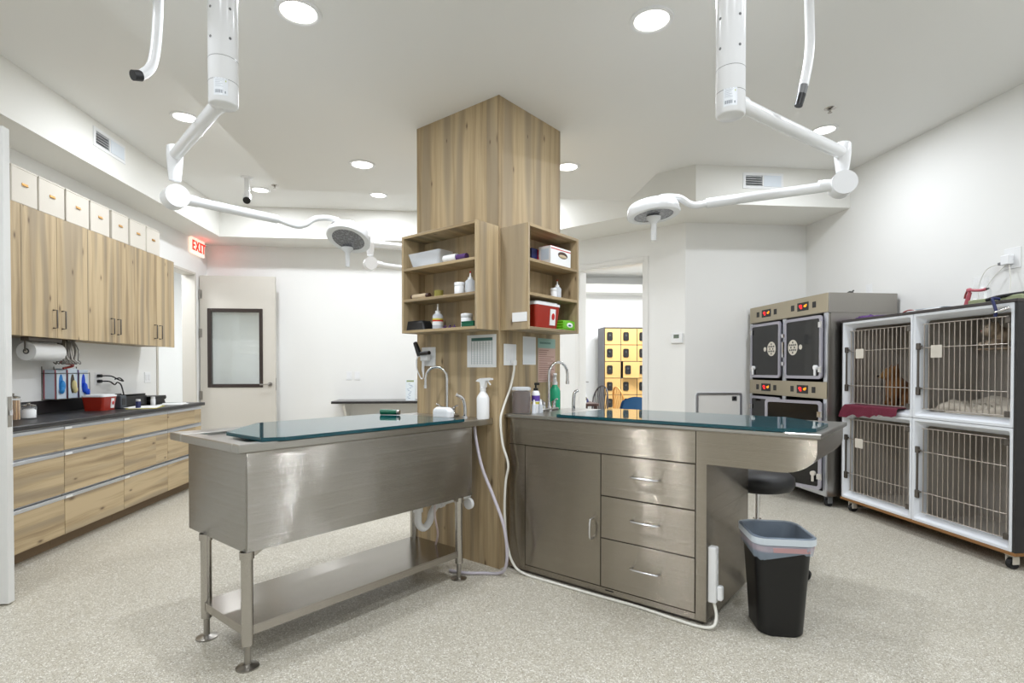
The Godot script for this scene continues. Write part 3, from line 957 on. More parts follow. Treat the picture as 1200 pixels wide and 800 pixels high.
	for k in 6:
		part(stack, "folder", mb().at(Vector3(0.004 * k, 0.007 + 0.0142 * k, 0.012 * (k % 3) - 0.01), Basis(Vector3.UP, 0.03 * (k % 4))).box(Vector3.ZERO, Vector3(0.22, 0.0136, 0.28), 0.002), mats["black_plastic"])
	pill_bottle(Vector3(-2.82, top, -5.17), 0.02, 0.085, mats["navy"], "small navy labelled bottle with a white cap on the drawer counter")
	pill_bottle(Vector3(-2.93, top, -5.62), 0.021, 0.085, mats["white_plastic"], "small all-white bottle on the drawer counter beside the black folders")
	var p := thing("clipboard", "yellow-edged clipboard with white papers on the drawer counter", "clipboard", Vector3(-2.84, top, -5.33), 0.3)
	part(p, "board", mb().ext(-0.115, 0.115, 0, 0.004, -0.2, 0.2, 0.001), mat("yellow_board", rgb8(206, 196, 70), 0.6), "yellow board")
	part(p, "papers", mb().at(Vector3(0, 0.006, 0.01), Basis(Vector3.UP, 0.05)).box(Vector3.ZERO, Vector3(0.212, 0.004, 0.37), 0.001).at(Vector3(-0.02, 0.0095, 0.03), Basis(Vector3.UP, -0.14)).box(Vector3.ZERO, Vector3(0.2, 0.003, 0.28), 0.001), mats["paper"])
	var q := thing("paper_pile", "loose white sheets at the far end of the drawer counter", "papers", Vector3(-2.84, top, -5.82), 0.2)
	part(q, "sheet", mb().ext(-0.108, 0.108, 0, 0.002, -0.14, 0.14), mats["paper"])
	part(q, "sheet", mb().at(Vector3(0.0, 0.0035, -0.05), Basis(Vector3.UP, 0.3)).box(Vector3.ZERO, Vector3(0.21, 0.002, 0.28)), mats["paper"])


func sharps_tub(where: Vector3, turn: float, half: Vector3, label: String) -> void:
	var t := thing("sharps_container", label, "sharps container", where, turn, "red sharps containers")
	var rows := []
	for k in 5:
		var f := float(k) / 4.0
		var ring := []
		for p in rrect(-half.x * (0.84 + 0.14 * f), half.x * (0.84 + 0.14 * f), -half.z * (0.86 + 0.12 * f), half.z * (0.86 + 0.12 * f), 0.02, 3):
			ring.append(Vector3(p.x, half.y * 0.86 * f, p.y))
		rows.append(ring)
	var m := mb().sheet(rows, true, true)
	m.prism(rrect(-half.x * 0.84, half.x * 0.84, -half.z * 0.86, half.z * 0.86, 0.02, 3), 1, 0.0, 0.002)
	part(t, "tub", m, mats["red_plastic"], "red plastic tub")
	part(t, "lid", mb().prism(rrect(-half.x, half.x, -half.z, half.z, 0.02, 4), 1, half.y * 0.86, half.y * 0.95).prism(rrect(-half.x * 0.9, half.x * 0.9, -half.z * 0.9, half.z * 0.9, 0.02, 4), 1, half.y * 0.95, half.y), mats["white_plastic"], "white lid")
	part(t, "warning_label", mb().at(Vector3(half.x * 0.93, half.y * 0.44, -half.z * 0.35), Basis(Vector3.BACK, -0.06)).box(Vector3.ZERO, Vector3(0.006, half.y * 0.62, half.z * 0.42)), mats["paper"], "white warning label")
	part(t, "warning_mark", mb().at(Vector3(half.x * 0.95 + 0.004, half.y * 0.46, -half.z * 0.35), Basis(Vector3.BACK, -0.06)).ball(Vector3.ZERO, Vector3(0.002, half.y * 0.13, half.z * 0.13), 10), mats["warning_red"] if mats.has("warning_red") else mat("warning_red", rgb8(200, 30, 26), 0.5), "red hazard mark")


# ---------------------------------------------------------------- pillar, wet table and steel cabinet, set at 45 degrees
const TURN := PI / 4     # local x runs along DR, local z against DL


func pillar_mb(u: float) -> MB:
	var m := MB.new()
	m.uo = Vector2(u, 0.03)
	return m


func build_pillar() -> void:
	var p := thing("pillar", "square wood-clad pillar from floor to ceiling in the middle of the room", "pillar", isl(2.2, 2.57), TURN, "", "structure")
	var wood: Material = mats["wood"]
	var H := H_CLOUD
	part(p, "core", mb().ext(0.022, 0.65, 0, H, -0.74, -0.022), mats["toe_wood"])
	part(p, "panel", pillar_mb(0.1).ext(0.0, 0.02, 0.0, H, -0.76, -0.012), wood)
	part(p, "panel", pillar_mb(0.55).ext(0.012, 0.67, 0.0, H, -0.02, 0.0), wood)
	part(p, "panel", wood_mb().ext(0.652, 0.672, 0.0, H, -0.76, -0.02), wood)
	part(p, "panel", wood_mb().ext(0.02, 0.652, 0.0, H, -0.76, -0.742), wood)
	part(p, "corner_bead", wood_mb().ext(-0.003, 0.012, 0.0, H, -0.011, 0.004, 0.002), mats["wood_edge"])


func build_wall_shelves() -> void:
	var wood: Material = mats["wood"]
	var e: Material = mats["wood_edge"]
	var a := thing("wall_shelf", "open wooden wall shelf on the pillar above the wet table", "shelf", isl(2.2, 2.57, 1.482), TURN, "open shelves on the pillar")
	# opens towards -x; z from -0.685 to 0
	part(a, "back_panel", wood_mb().ext(-0.012, -0.001, 0, 0.643, -0.667, -0.018), wood)
	part(a, "side_panel", wood_mb().ext(-0.2, -0.001, 0, 0.643, -0.018, 0, 0.0015), wood)
	part(a, "side_panel", wood_mb().ext(-0.2, -0.001, 0, 0.643, -0.685, -0.667, 0.0015), wood)
	for y in [0.0, 0.205, 0.41, 0.625]:
		part(a, "shelf_board", wood_mb(true).ext(-0.199, -0.012, y, y + 0.018, -0.667, -0.018, 0.0015), e)
	var b := thing("wall_shelf", "open wooden wall shelf on the pillar above the steel cabinet", "shelf", isl(2.2, 2.57, 1.482), TURN, "open shelves on the pillar")
	part(b, "back_panel", wood_mb().ext(0.03, 0.555, 0, 0.635, 0.001, 0.012), wood)
	part(b, "side_panel", wood_mb().ext(0.012, 0.03, 0, 0.635, 0.001, 0.218, 0.0015), wood)
	part(b, "side_panel", wood_mb().ext(0.555, 0.573, 0, 0.635, 0.001, 0.218, 0.0015), wood)
	for y in [0.0, 0.205, 0.41, 0.617]:
		part(b, "shelf_board", wood_mb(true).ext(0.03, 0.555, y, y + 0.018, 0.012, 0.217, 0.0015), e)
	solo("label_card", mb().ext(-0.004, 0.0, 0, 0.055, -0.055, 0.055), mats["paper"], "blank white label card stuck on the shelf's side above the steel cabinet", "label", isl(2.045, 2.581, 1.53), TURN)


func squeeze_bottle(where: Vector3, r: float, h: float, tip: Material, label: String, banded := false) -> void:
	var t := thing("squeeze_bottle", label, "bottle", where, TURN, "squeeze bottles on the pillar shelves")
	part(t, "body", mb().lathe([Vector2(0, 0), Vector2(r, 0.002), Vector2(r, h * 0.52), Vector2(r * 0.75, h * 0.6), Vector2(r * 0.4, h * 0.64)], 18), mats["milky_plastic"])
	part(t, "cap", mb().lathe([Vector2(r * 0.5, h * 0.62), Vector2(r * 0.5, h * 0.72), Vector2(r * 0.22, h * 0.74), Vector2(r * 0.12, h * 0.93)], 14), mats["white_plastic"])
	part(t, "tip", mb().lathe([Vector2(r * 0.16, h * 0.92), Vector2(r * 0.14, h * 1.0), Vector2(0, h * 1.0)], 10), tip)
	if banded:
		part(t, "label_band", mb().lathe([Vector2(r + 0.0008, h * 0.16), Vector2(r + 0.0008, h * 0.3)], 18), mats["paper"])
		part(t, "label_band", mb().lathe([Vector2(r + 0.0009, h * 0.30), Vector2(r + 0.0009, h * 0.36)], 18), mats["warning_red"], "red stripe")
		part(t, "label_band", mb().lathe([Vector2(r + 0.0009, h * 0.36), Vector2(r + 0.0009, h * 0.42)], 18), mats["yellow_board"], "yellow stripe")


func pot(where: Vector3, r: float, h: float, label: String) -> void:
	var t := thing("plastic_pot", label, "pot", where, TURN, "white pots on the pillar shelves")
	part(t, "body", mb().lathe([Vector2(0, 0), Vector2(r, 0.002), Vector2(r, h * 0.68), Vector2(r * 0.9, h * 0.72)], 18), mats["white_plastic"])
	part(t, "lid", mb().lathe([Vector2(r * 0.95, h * 0.7), Vector2(r * 1.04, h * 0.73), Vector2(r * 1.04, h * 0.97), Vector2(r * 0.98, h), Vector2(0, h)], 18), mats["white_enamel"])


func build_shelf_items() -> void:
	var y0 := 1.5005
	var y1 := 1.7055
	var y2 := 1.9105
	# --- above the wet table
	var t := thing("plastic_bin", "milky plastic bin on the top shelf above the wet table", "bin", isl(2.70, 2.46, y2), TURN)
	var rows := []
	for k in 4:
		var f := k / 3.0
		var ring := []
		for q in rrect(-0.05 - 0.018 * f, 0.05 + 0.018 * f, -0.125 - 0.03 * f, 0.125 + 0.03 * f, 0.02, 3):
			ring.append(Vector3(q.x, 0.002 + 0.093 * f, q.y))
		rows.append(ring)
	part(t, "tub", mb().sheet(rows, true, true).prism(rrect(-0.05, 0.05, -0.125, 0.125, 0.02, 3), 1, 0.0, 0.002), mats["milky_plastic"])
	part(t, "contents", mb().ext(-0.03, 0.03, 0.003, 0.018, -0.1, 0.06, 0.003), mat("teal_card", rgb8(110, 190, 180), 0.6), "pale green packets inside")
	var r := thing("bandage_roll", "white bandage roll with a purple end on the top shelf above the wet table", "bandage", isl(2.42, 2.41, y2 + 0.024), TURN)
	part(r, "roll", mb().cyl(Vector3(0, 0, -0.09), Vector3(0, 0, 0.02), 0.024, 0.024, 18), mats["paper"])
	part(r, "end", mb().cyl(Vector3(0, -0.004, 0.02), Vector3(0, -0.004, 0.1), 0.02, 0.02, 16), mats["purple_fleece"], "purple wrapped end")
	var r2 := thing("bandage_roll", "tan bandage roll lying on the middle shelf above the wet table", "bandage", isl(2.75, 2.42, y1 + 0.018), TURN)
	part(r2, "roll", mb().cyl(Vector3(0, 0, -0.07), Vector3(0, 0, 0.06), 0.0175, 0.0175, 16), mat("tan_gauze", rgb8(204, 186, 156), 0.9))
	part(r2, "end", mb().cyl(Vector3(0, 0, -0.085), Vector3(0, 0, -0.07), 0.0176, 0.0176, 16).cyl(Vector3(0, 0, 0.06), Vector3(0, 0, 0.085), 0.0165, 0.0165, 16), mats["dark_wood"], "dark brown end")
	var tp := thing("tape_roll", "olive green tape roll standing on the middle shelf", "tape", isl(2.60, 2.44, y1), TURN)
	part(tp, "tape", mb().lathe([Vector2(0.016, 0.0), Vector2(0.03, 0.0), Vector2(0.03, 0.045), Vector2(0.016, 0.045), Vector2(0.016, 0.0)], 20), mat("olive_tape", rgb8(138, 130, 60), 0.7))
	solo("gauze_packet", mb().ext(-0.02, 0.02, 0, 0.008, -0.03, 0.03, 0.003), mats["tan_gauze"], "flat tan gauze packet on the middle shelf beside the olive tape", "packet", isl(2.505, 2.43, y1), TURN + 0.2)
	pot(isl(2.40, 2.43, y1), 0.034, 0.075, "white lidded pot on the middle shelf above the wet table")
	squeeze_bottle(isl(2.31, 2.43, y1), 0.032, 0.135, mats["warning_red"], "milky squeeze bottle with a red tip on the shelf above the wet table")
	squeeze_bottle(isl(2.245, 2.46, y1), 0.026, 0.11, mats["white_plastic"], "milky squeeze bottle tucked against the shelf's side above the wet table")
	var bp := thing("black_pouch", "black folded pouch on the bottom shelf above the wet table", "pouch", isl(2.79, 2.45, y0), TURN)
	var pr := []
	for k in 5:
		var f := k / 4.0
		var ring := []
		for q in rrect(-0.055 + 0.012 * f, 0.055 - 0.022 * f, -0.095 - 0.006 * sin(f * 3.0), 0.10 - 0.03 * f, 0.015, 3):
			ring.append(Vector3(q.x, 0.001 + 0.062 * f, q.y))
		pr.append(ring)
	var top_ring := []
	for q in pr[4]:
		top_ring.append(Vector3(0, 0.064, 0))
	pr.append(top_ring)
	part(bp, "pouch", mb().sheet(pr, true, true), mats["black_vinyl"])
	part(bp, "flap", mb().at(Vector3(-0.046, 0.03, -0.005), Basis(Vector3.BACK, -0.2)).box(Vector3.ZERO, Vector3(0.006, 0.05, 0.16), 0.002), mats["black_plastic"])
	squeeze_bottle(isl(2.61, 2.44, y0), 0.034, 0.165, mats["white_plastic"], "tall clear squeeze bottle with a striped label on the bottom shelf", true)
	for k in 3:
		solo("purple_clip", mb().ext(-0.012, 0.012, 0, 0.012, -0.008, 0.008, 0.003).tube([Vector3(0, 0.01, 0), Vector3(0, 0.022, 0.006), Vector3(0.006, 0.01, 0.014)], 0.003, 6, 3), mats["purple_fleece"], "tiny purple clip on the bottom shelf, %s from the squeeze bottle" % ORDINAL[k], "clip", isl(2.55 - k * 0.045, 2.44, y0), TURN + k, "small clips on the bottom shelf")
	pot(isl(2.35, 2.44, y0), 0.036, 0.085, "white lidded pot on the bottom shelf behind the green box")
	var gb := thing("green_box", "small dark green box on the bottom shelf's front edge", "box", isl(2.285, 2.39, y0), TURN)
	part(gb, "base", mb().ext(-0.015, 0.015, 0, 0.022, -0.05, 0.05, 0.002), mats["green_plastic"])
	part(gb, "lid", mb().ext(-0.0155, 0.0155, 0.0225, 0.032, -0.0505, 0.0505, 0.002), mats["green_plastic"])
	# --- above the steel cabinet
	var mk := thing("mask_carton", "white carton with a painted oval mouth on the top shelf above the steel cabinet", "carton", isl(2.045, 2.955, y2), TURN)
	part(mk, "carton", mb().ext(-0.115, 0.115, 0, 0.118, -0.05, 0.045, 0.002), mats["paper"])
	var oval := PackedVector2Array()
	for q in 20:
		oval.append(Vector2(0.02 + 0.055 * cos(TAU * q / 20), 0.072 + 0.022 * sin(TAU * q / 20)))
	part(mk, "opening_shade", mb().prism(oval, 2, 0.045, 0.0458), mats["dark_wood"], "dark oval painted as the shade inside the carton")  # flat dark oval, the shade of the hole is painted, nothing is cut
	part(mk, "tissue", mb().ball(Vector3(0.02, 0.064, 0.046), Vector3(0.045, 0.011, 0.006), 14), mats["tan_gauze"], "cream masks showing")
	part(mk, "top_print", mb().ext(-0.115, -0.02, 0.118, 0.1188, -0.05, 0.045).ext(-0.112, 0.112, 0.1, 0.106, 0.0452, 0.0456), mats["warning_red"], "red printed band")
	part(mk, "side_print", mb().ext(-0.1158, -0.1152, 0.03, 0.1, -0.03, 0.03), mats["card_print"], "pale blue print")
	var bk := thing("box_behind", "red and blue box tucked behind the white carton", "box", isl(2.125, 2.90, y2), TURN)
	part(bk, "carton", mb().ext(-0.12, 0.1, 0, 0.105, -0.02, 0.02, 0.002), mats["warning_red"])
	part(bk, "band", mb().ext(-0.1202, -0.06, 0.04, 0.1052, -0.0202, 0.0202), mats["navy"], "navy band")
	pot(isl(2.05, 2.945, y1), 0.021, 0.066, "small white lidded pot on the shelf above the steel cabinet")
	squeeze_bottle(isl(2.06, 3.0, y1), 0.027, 0.13, mats["warning_red"], "milky squeeze bottle with a red tip above the steel cabinet")
	sharps_tub(isl(2.085, 2.815, y0), TURN - PI / 2, Vector3(0.09, 0.165, 0.135), "red sharps tub with a white lid on the pillar shelf")
	var wp := thing("wipes_pack", "lime green pack of wipes on the bottom shelf beside the sharps tub", "wipes", isl(2.02, 3.045, y0), TURN + 0.1)
	var wq := PackedVector2Array([Vector2(-0.088, 0.004), Vector2(-0.072, 0.0), Vector2(0.072, 0.0), Vector2(0.088, 0.004)])
	for k in 6:
		wq.append(Vector2(0.088 if k % 2 else 0.082, 0.012 + 0.0085 * k))
	wq.append_array(PackedVector2Array([Vector2(0.075, 0.062), Vector2(0.0, 0.066), Vector2(-0.075, 0.062)]))
	for k in 6:
		wq.append(Vector2(-0.082 if k % 2 else -0.088, 0.054 - 0.0085 * k))
	part(wp, "pack", mb().prism(wq, 2, -0.028, 0.024), mats["lime_plastic"])
	part(wp, "front_bulge", mb().ext(-0.074, 0.074, 0.004, 0.06, 0.0, 0.029, 0.006), mats["lime_plastic"])
	part(wp, "print", mb().ball(Vector3(0.0, 0.033, 0.0285), Vector3(0.045, 0.017, 0.003), 14), mats["paper"], "white oval print")
	part(wp, "print_mark", mb().ball(Vector3(-0.005, 0.031, 0.031), Vector3(0.02, 0.006, 0.002), 10), mats["blue_fabric"], "blue printed mark")


func gooseneck(parent: Node3D, base: Vector3, dir: Vector3, h: float, reach: float, side: Vector3) -> Node3D:
	var f := Node3D.new()
	f.name = "faucet"
	parent.add_child(f, true)
	f.position = base
	f.set_meta("label", "chrome gooseneck faucet")
	var pts := [Vector3(0, 0.02, 0), Vector3(0, h - reach * 0.5, 0)]
	for k in 9:
		var a := PI * k / 8.0
		pts.append(Vector3(0, h - reach * 0.5 + reach * 0.5 * sin(a), 0) + dir * (reach * 0.5 * (1.0 - cos(a))))
	pts.append(pts[-1] + Vector3(0, -0.045, 0))
	part(f, "spout", mb().tube(pts, 0.0095, 12), mats["chrome"])
	part(f, "aerator", mb().cyl(pts[-1], pts[-1] + Vector3(0, -0.022, 0), 0.0125, 0.0125, 14), mats["chrome"])
	part(f, "base", mb().lathe([Vector2(0.026, 0), Vector2(0.024, 0.012), Vector2(0.014, 0.035), Vector2(0.011, 0.06)], 18), mats["chrome"])
	var fore := Vector3(dir.x, 0, dir.z) - side * side.dot(dir)
	for s in [-1.0, 1.0]:
		var o: Vector3 = side * 0.058 * s
		part(f, "tap", mb().lathe([Vector2(0.022, 0), Vector2(0.02, 0.015), Vector2(0.013, 0.03), Vector2(0.013, 0.055), Vector2(0.016, 0.06), Vector2(0.0, 0.068)], 16, o).tube([o + Vector3(0, 0.06, 0), o + side * 0.03 * s + Vector3(0, 0.075, 0), o + side * 0.04 * s + fore * 0.02 + Vector3(0, 0.073, 0)], 0.006, 8, 3), mats["chrome"])
	var bar := mb().at(Vector3.ZERO, Basis(side, Vector3.UP, side.cross(Vector3.UP)))
	bar.ext(-0.09, 0.09, 0, 0.02, -0.024, 0.024, 0.006)
	part(f, "deck_plate", bar, mats["dull_steel"])
	return f


# a sheet in the x-y plane facing +z whose face waves by fractions of a millimetre
func bowed_panel(x0: float, x1: float, y0: float, y1: float, back: float, seed_no: int) -> MB:
	var no := FastNoiseLite.new()
	no.seed = seed_no
	no.frequency = 2.2
	no.fractal_type = FastNoiseLite.FRACTAL_NONE
	var m := mb()
	var rows := []
	for i in 15:
		var line := []
		for j in 49:
			var x := lerpf(x0, x1, j / 48.0)
			var y := lerpf(y0, y1, i / 14.0)
			var edge := minf(minf(x - x0, x1 - x), minf(y - y0, y1 - y))
			line.append(Vector3(x, y, 0.0025 * no.get_noise_2d(x, y * 1.2) * clampf(edge / 0.05, 0.0, 1.0)))
		rows.append(line)
	m.sheet(rows)
	m.quad(Vector3(x0, y0, back), Vector3(x1, y0, back), Vector3(x1, y1, back), Vector3(x0, y1, back), Vector3(0, 0, -1))
	m.quad(Vector3(x0, y0, back), Vector3(x0, y0, 0), Vector3(x0, y1, 0), Vector3(x0, y1, back), Vector3(-1, 0, 0))
	m.quad(Vector3(x1, y0, back), Vector3(x1, y0, 0), Vector3(x1, y1, 0), Vector3(x1, y1, back), Vector3(1, 0, 0))
	m.quad(Vector3(x0, y0, back), Vector3(x1, y0, back), Vector3(x1, y0, 0), Vector3(x0, y0, 0), Vector3(0, -1, 0))
	return m


func build_wet_table() -> void:
	var st: Material = mats["brushed_steel"]
	var pl: Material = mats["plain_steel"]
	var t := thing("wet_table", "stainless steel wet table with a deep basin and a lower shelf", "wet table", isl(2.26, 1.02), TURN)
	var W := 0.58
	# basin sheets; x along the table, z = 0 at the front
	part(t, "front_panel", bowed_panel(0.02, 1.37, 0.485, 0.905, -0.006, 5), st)
	part(t, "back_panel", mb().ext(0.02, 1.37, 0.485, 0.905, -W, -W + 0.006), st)
	part(t, "end_panel", mb().ext(0.02, 0.026, 0.485, 0.905, -W + 0.006, -0.006), st)
	part(t, "end_panel", mb().ext(1.364, 1.37, 0.485, 0.905, -W + 0.006, -0.006), st)
	part(t, "basin_floor", mb().ext(0.026, 1.364, 0.485, 0.492, -W + 0.006, -0.006), st)
	part(t, "weld_bead", mb().tube([Vector3(0.024, 0.49, 0.0), Vector3(0.024, 0.9, 0.0)], 0.003, 6), mats["dull_steel"])
	var rim := mb()
	rim.ext(-0.012, 1.552, 0.898, 0.935, -0.05, 0.012, 0.004)
	rim.ext(-0.012, 1.552, 0.898, 0.935, -0.72, -W - 0.005, 0.004)
	rim.ext(-0.012, 0.06, 0.898, 0.9345, -W - 0.004, -0.051, 0.004)
	part(t, "rim", rim, mats["rim_steel"] if mats.has("rim_steel") else rim_steel())
	part(t, "deck", mb().ext(1.355, 1.552, 0.9, 0.9345, -W - 0.004, -0.051, 0.004), mats["rim_steel"])
	part(t, "drain_board", mb().ext(0.061, 0.36, 0.914, 0.919, -W - 0.003, -0.052, 0.001).ext(0.362, 0.40, 0.914, 0.919, -W - 0.003, -0.052, 0.001), mats["rim_steel"])
	part(t, "rack", mb().ext(0.06, 1.355, 0.884, 0.892, -0.50, -0.44, 0.002).ext(0.06, 1.355, 0.884, 0.892, -0.33, -0.27, 0.002).ext(0.06, 1.355, 0.884, 0.892, -0.17, -0.11, 0.002), pl)
	for q in [[0.035, -0.022], [0.035, -0.425], [1.28, -0.022], [1.28, -0.425]]:
		var leg := part(t, "leg", mb().cyl(Vector3(0, 0.095, 0), Vector3(0, 0.486, 0), 0.0235, 0.0235, 20).cyl(Vector3(0, 0.455, 0), Vector3(0, 0.486, 0), 0.029, 0.029, 20), pl, "", Vector3(q[0], 0, q[1]))
		part(leg, "foot", mb().cyl(Vector3(0, 0.01, 0), Vector3(0, 0.1, 0), 0.0135, 0.0135, 14).lathe([Vector2(0, 0.0), Vector2(0.046, 0.0), Vector2(0.046, 0.006), Vector2(0.02, 0.014), Vector2(0.014, 0.016)], 22), mats["dull_steel"])
	part(t, "lower_shelf", mb().ext(0.02, 1.295, 0.168, 0.173, -0.44, -0.01).ext(0.02, 1.295, 0.135, 0.168, -0.014, -0.009).ext(0.02, 1.295, 0.135, 0.168, -0.44, -0.435).ext(0.02, 0.025, 0.135, 0.168, -0.435, -0.014).ext(1.29, 1.295, 0.135, 0.168, -0.435, -0.014), mats["shelf_steel"])
	part(t, "gusset", mb().prism(PackedVector2Array([Vector2(0.03, 0.485), Vector2(0.1, 0.485), Vector2(0.065, 0.465), Vector2(0.03, 0.465)]), 2, -0.02, -0.004).prism(PackedVector2Array([Vector2(1.22, 0.485), Vector2(1.3, 0.485), Vector2(1.3, 0.465), Vector2(1.25, 0.465)]), 2, -0.02, -0.004), pl)
	# drain trap
	var z := -0.2
	part(t, "drain_trap", mb().tube([Vector3(1.12, 0.486, z), Vector3(1.12, 0.38, z), Vector3(1.125, 0.325, z), Vector3(1.165, 0.295, z), Vector3(1.21, 0.325, z), Vector3(1.225, 0.37, z), Vector3(1.27, 0.415, z), Vector3(1.36, 0.425, z), Vector3(1.55, 0.425, z)], 0.021, 14, 4).cyl(Vector3(1.12, 0.40, z), Vector3(1.12, 0.43, z), 0.028, 0.028, 16).cyl(Vector3(1.29, 0.418, z), Vector3(1.32, 0.42, z), 0.028, 0.028, 16), mats["white_plastic"], "white plastic drain trap")
	part(t, "drain_cap", mb().at(Vector3(1.375, 0.425, -0.04), Basis(Vector3.FORWARD, PI / 2)).lathe([Vector2(0, 0.03), Vector2(0.02, 0.03), Vector2(0.034, 0.02), Vector2(0.034, 0.0), Vector2(0, 0)], 18), mats["white_plastic"], "white round cap")
	part(t, "supply_hose", mb().tube([Vector3(1.16, 0.485, -0.1), Vector3(1.17, 0.38, -0.11), Vector3(1.23, 0.26, -0.15), Vector3(1.26, 0.174, -0.2)], 0.006, 8, 5), mat("hose_pink", rgb8(206, 190, 188), 0.5))
	gooseneck(t, Vector3(1.49, 0.934, -0.335), Vector3(-0.45, 0, -0.893), 0.325, 0.15, Vector3(0, 0, 1))
	var fh := part(t, "side_spray", mb().tube([Vector3(1.45, 0.93, -0.135), Vector3(1.45, 1.0, -0.135), Vector3(1.435, 1.06, -0.14), Vector3(1.395, 1.085, -0.155)], 0.011, 12, 4).cyl(Vector3(1.45, 0.934, -0.135), Vector3(1.45, 0.95, -0.135), 0.02, 0.018, 16), mats["chrome"], "chrome pull-out sprayer")
	fh.name = "side_spray"
	# flexible hose hanging from the deck and lying on the floor: [l, r, y]
	var pts := []
	for q in [[2.30, 2.455, 0.899], [2.285, 2.455, 0.80], [2.235, 2.455, 0.64], [2.15, 2.46, 0.48], [2.08, 2.47, 0.32], [2.06, 2.48, 0.16], [2.085, 2.49, 0.05], [2.14, 2.49, 0.011], [2.21, 2.44, 0.0105], [2.30, 2.37, 0.0105], [2.40, 2.34, 0.0105]]:
		pts.append(Vector3(q[1] - 1.02, q[2], 2.26 - q[0]))
	part(t, "spray_hose", mb().tube(pts, 0.0095, 10, 5), mat("hose_grey", rgb8(196, 190, 198), 0.45), "pale grey flexible hose")
	# glass cover laid on the rim
	var poly := PackedVector2Array()
	for q in [[2.285, 1.12], [2.62, 1.12], [2.945, 1.42], [2.945, 2.30], [2.235, 2.30], [2.235, 1.20]]:
		poly.append(Vector2(q[1] - 1.12, 2.235 - q[0]))
	var g := thing("glass_cover", "thick teal glass cover with cut corners lying on the wet table", "glass cover", isl(2.235, 1.12, 0.9355), TURN)
	part(g, "plate", mb().prism(poly, 1, 0.0, 0.016), mats["teal_glass"])
	# things on the deck
	var sb := thing("spray_bottle", "white trigger spray bottle on the wet table's deck", "spray bottle", isl(2.29, 2.522, 0.935), TURN, "trigger spray bottles")
	spray_bottle(sb, mats["white_plastic"], mats["white_plastic"], 0.255, Vector3(0.0, 0, 1.0))
	var so := thing("soap_caddy", "white rounded soap caddy on the glass cover's far end", "caddy", isl(2.45, 2.335, 0.935), TURN)
	var cr := []
	for k in 7:
		var f := k / 6.0
		var s := 1.0 - 0.35 * pow(maxf(f - 0.55, 0.0) / 0.45, 2.0)
		var ring := []
		for q in rrect(-0.028 * s, 0.028 * s, -0.075 * s, 0.075 * s, 0.02 * s, 4):
			ring.append(Vector3(q.x, 0.017 + 0.058 * f, q.y))
		cr.append(ring)
	var last := []
	for q in cr[6]:
		last.append(Vector3(0, 0.077, 0))
	cr.append(last)
	part(so, "body", mb().sheet(cr, true, true), mats["white_enamel"])
	part(so, "lid_seam", mb().prism(rrect(-0.0286, 0.0286, -0.0756, 0.0756, 0.02, 4), 1, 0.042, 0.0445), mats["white_plastic"])
	var br := thing("scrub_brush", "green scrub brush lying on the glass cover by the faucet", "brush", isl(2.80, 2.20, 0.952), TURN + 0.5)
	part(br, "handle", mb().cyl(Vector3(0, 0.018, -0.06), Vector3(0, 0.018, 0.05), 0.0175, 0.0165, 16), mats["green_plastic"])
	part(br, "cap", mb().cyl(Vector3(0, 0.018, 0.05), Vector3(0, 0.018, 0.068), 0.0155, 0.0155, 16), mats["dull_steel"])


func rim_steel() -> StandardMaterial3D:
	var m := mat("rim_steel", Color(0.71, 0.70, 0.68), 0.28, 1.0)
	var s := mat("shelf_steel", Color(0.67, 0.65, 0.62), 0.22, 1.0)
	s.anisotropy_enabled = true
	s.anisotropy = -0.9
	return m


func spray_bottle(t: Node3D, body: Material, head: Material, h: float, dir: Vector3) -> void:
	var r := h * 0.155
	part(t, "bottle", mb().lathe([Vector2(0, 0), Vector2(r * 0.95, 0.0), Vector2(r, h * 0.03), Vector2(r, h * 0.50), Vector2(r * 0.85, h * 0.56), Vector2(r * 0.5, h * 0.64), Vector2(r * 0.40, h * 0.70)], 24), body)
	part(t, "collar", mb().lathe([Vector2(r * 0.48, h * 0.68), Vector2(r * 0.48, h * 0.76), Vector2(r * 0.3, h * 0.77)], 18), head)
	var b := Basis(dir, Vector3.UP, dir.cross(Vector3.UP))
	var poly := PackedVector2Array([Vector2(-0.052, 0.91), Vector2(-0.04, 0.955), Vector2(-0.015, 0.985), Vector2(0.05, 1.0), Vector2(0.075, 0.985), Vector2(0.075, 0.95), Vector2(0.03, 0.93), Vector2(0.02, 0.76), Vector2(-0.012, 0.76), Vector2(-0.018, 0.89)])
	for i in poly.size():
		poly[i].y *= h
		poly[i].x *= h / 0.255
	part(t, "trigger_head", mb().at(Vector3.ZERO, b).prism(poly, 2, -0.011, 0.011), head)
	part(t, "trigger", mb().at(Vector3.ZERO, b).tube([Vector3(0.04, 0.945 * h, 0), Vector3(0.045, 0.90 * h, 0), Vector3(0.062, 0.83 * h, 0)], 0.005, 8, 3), head)


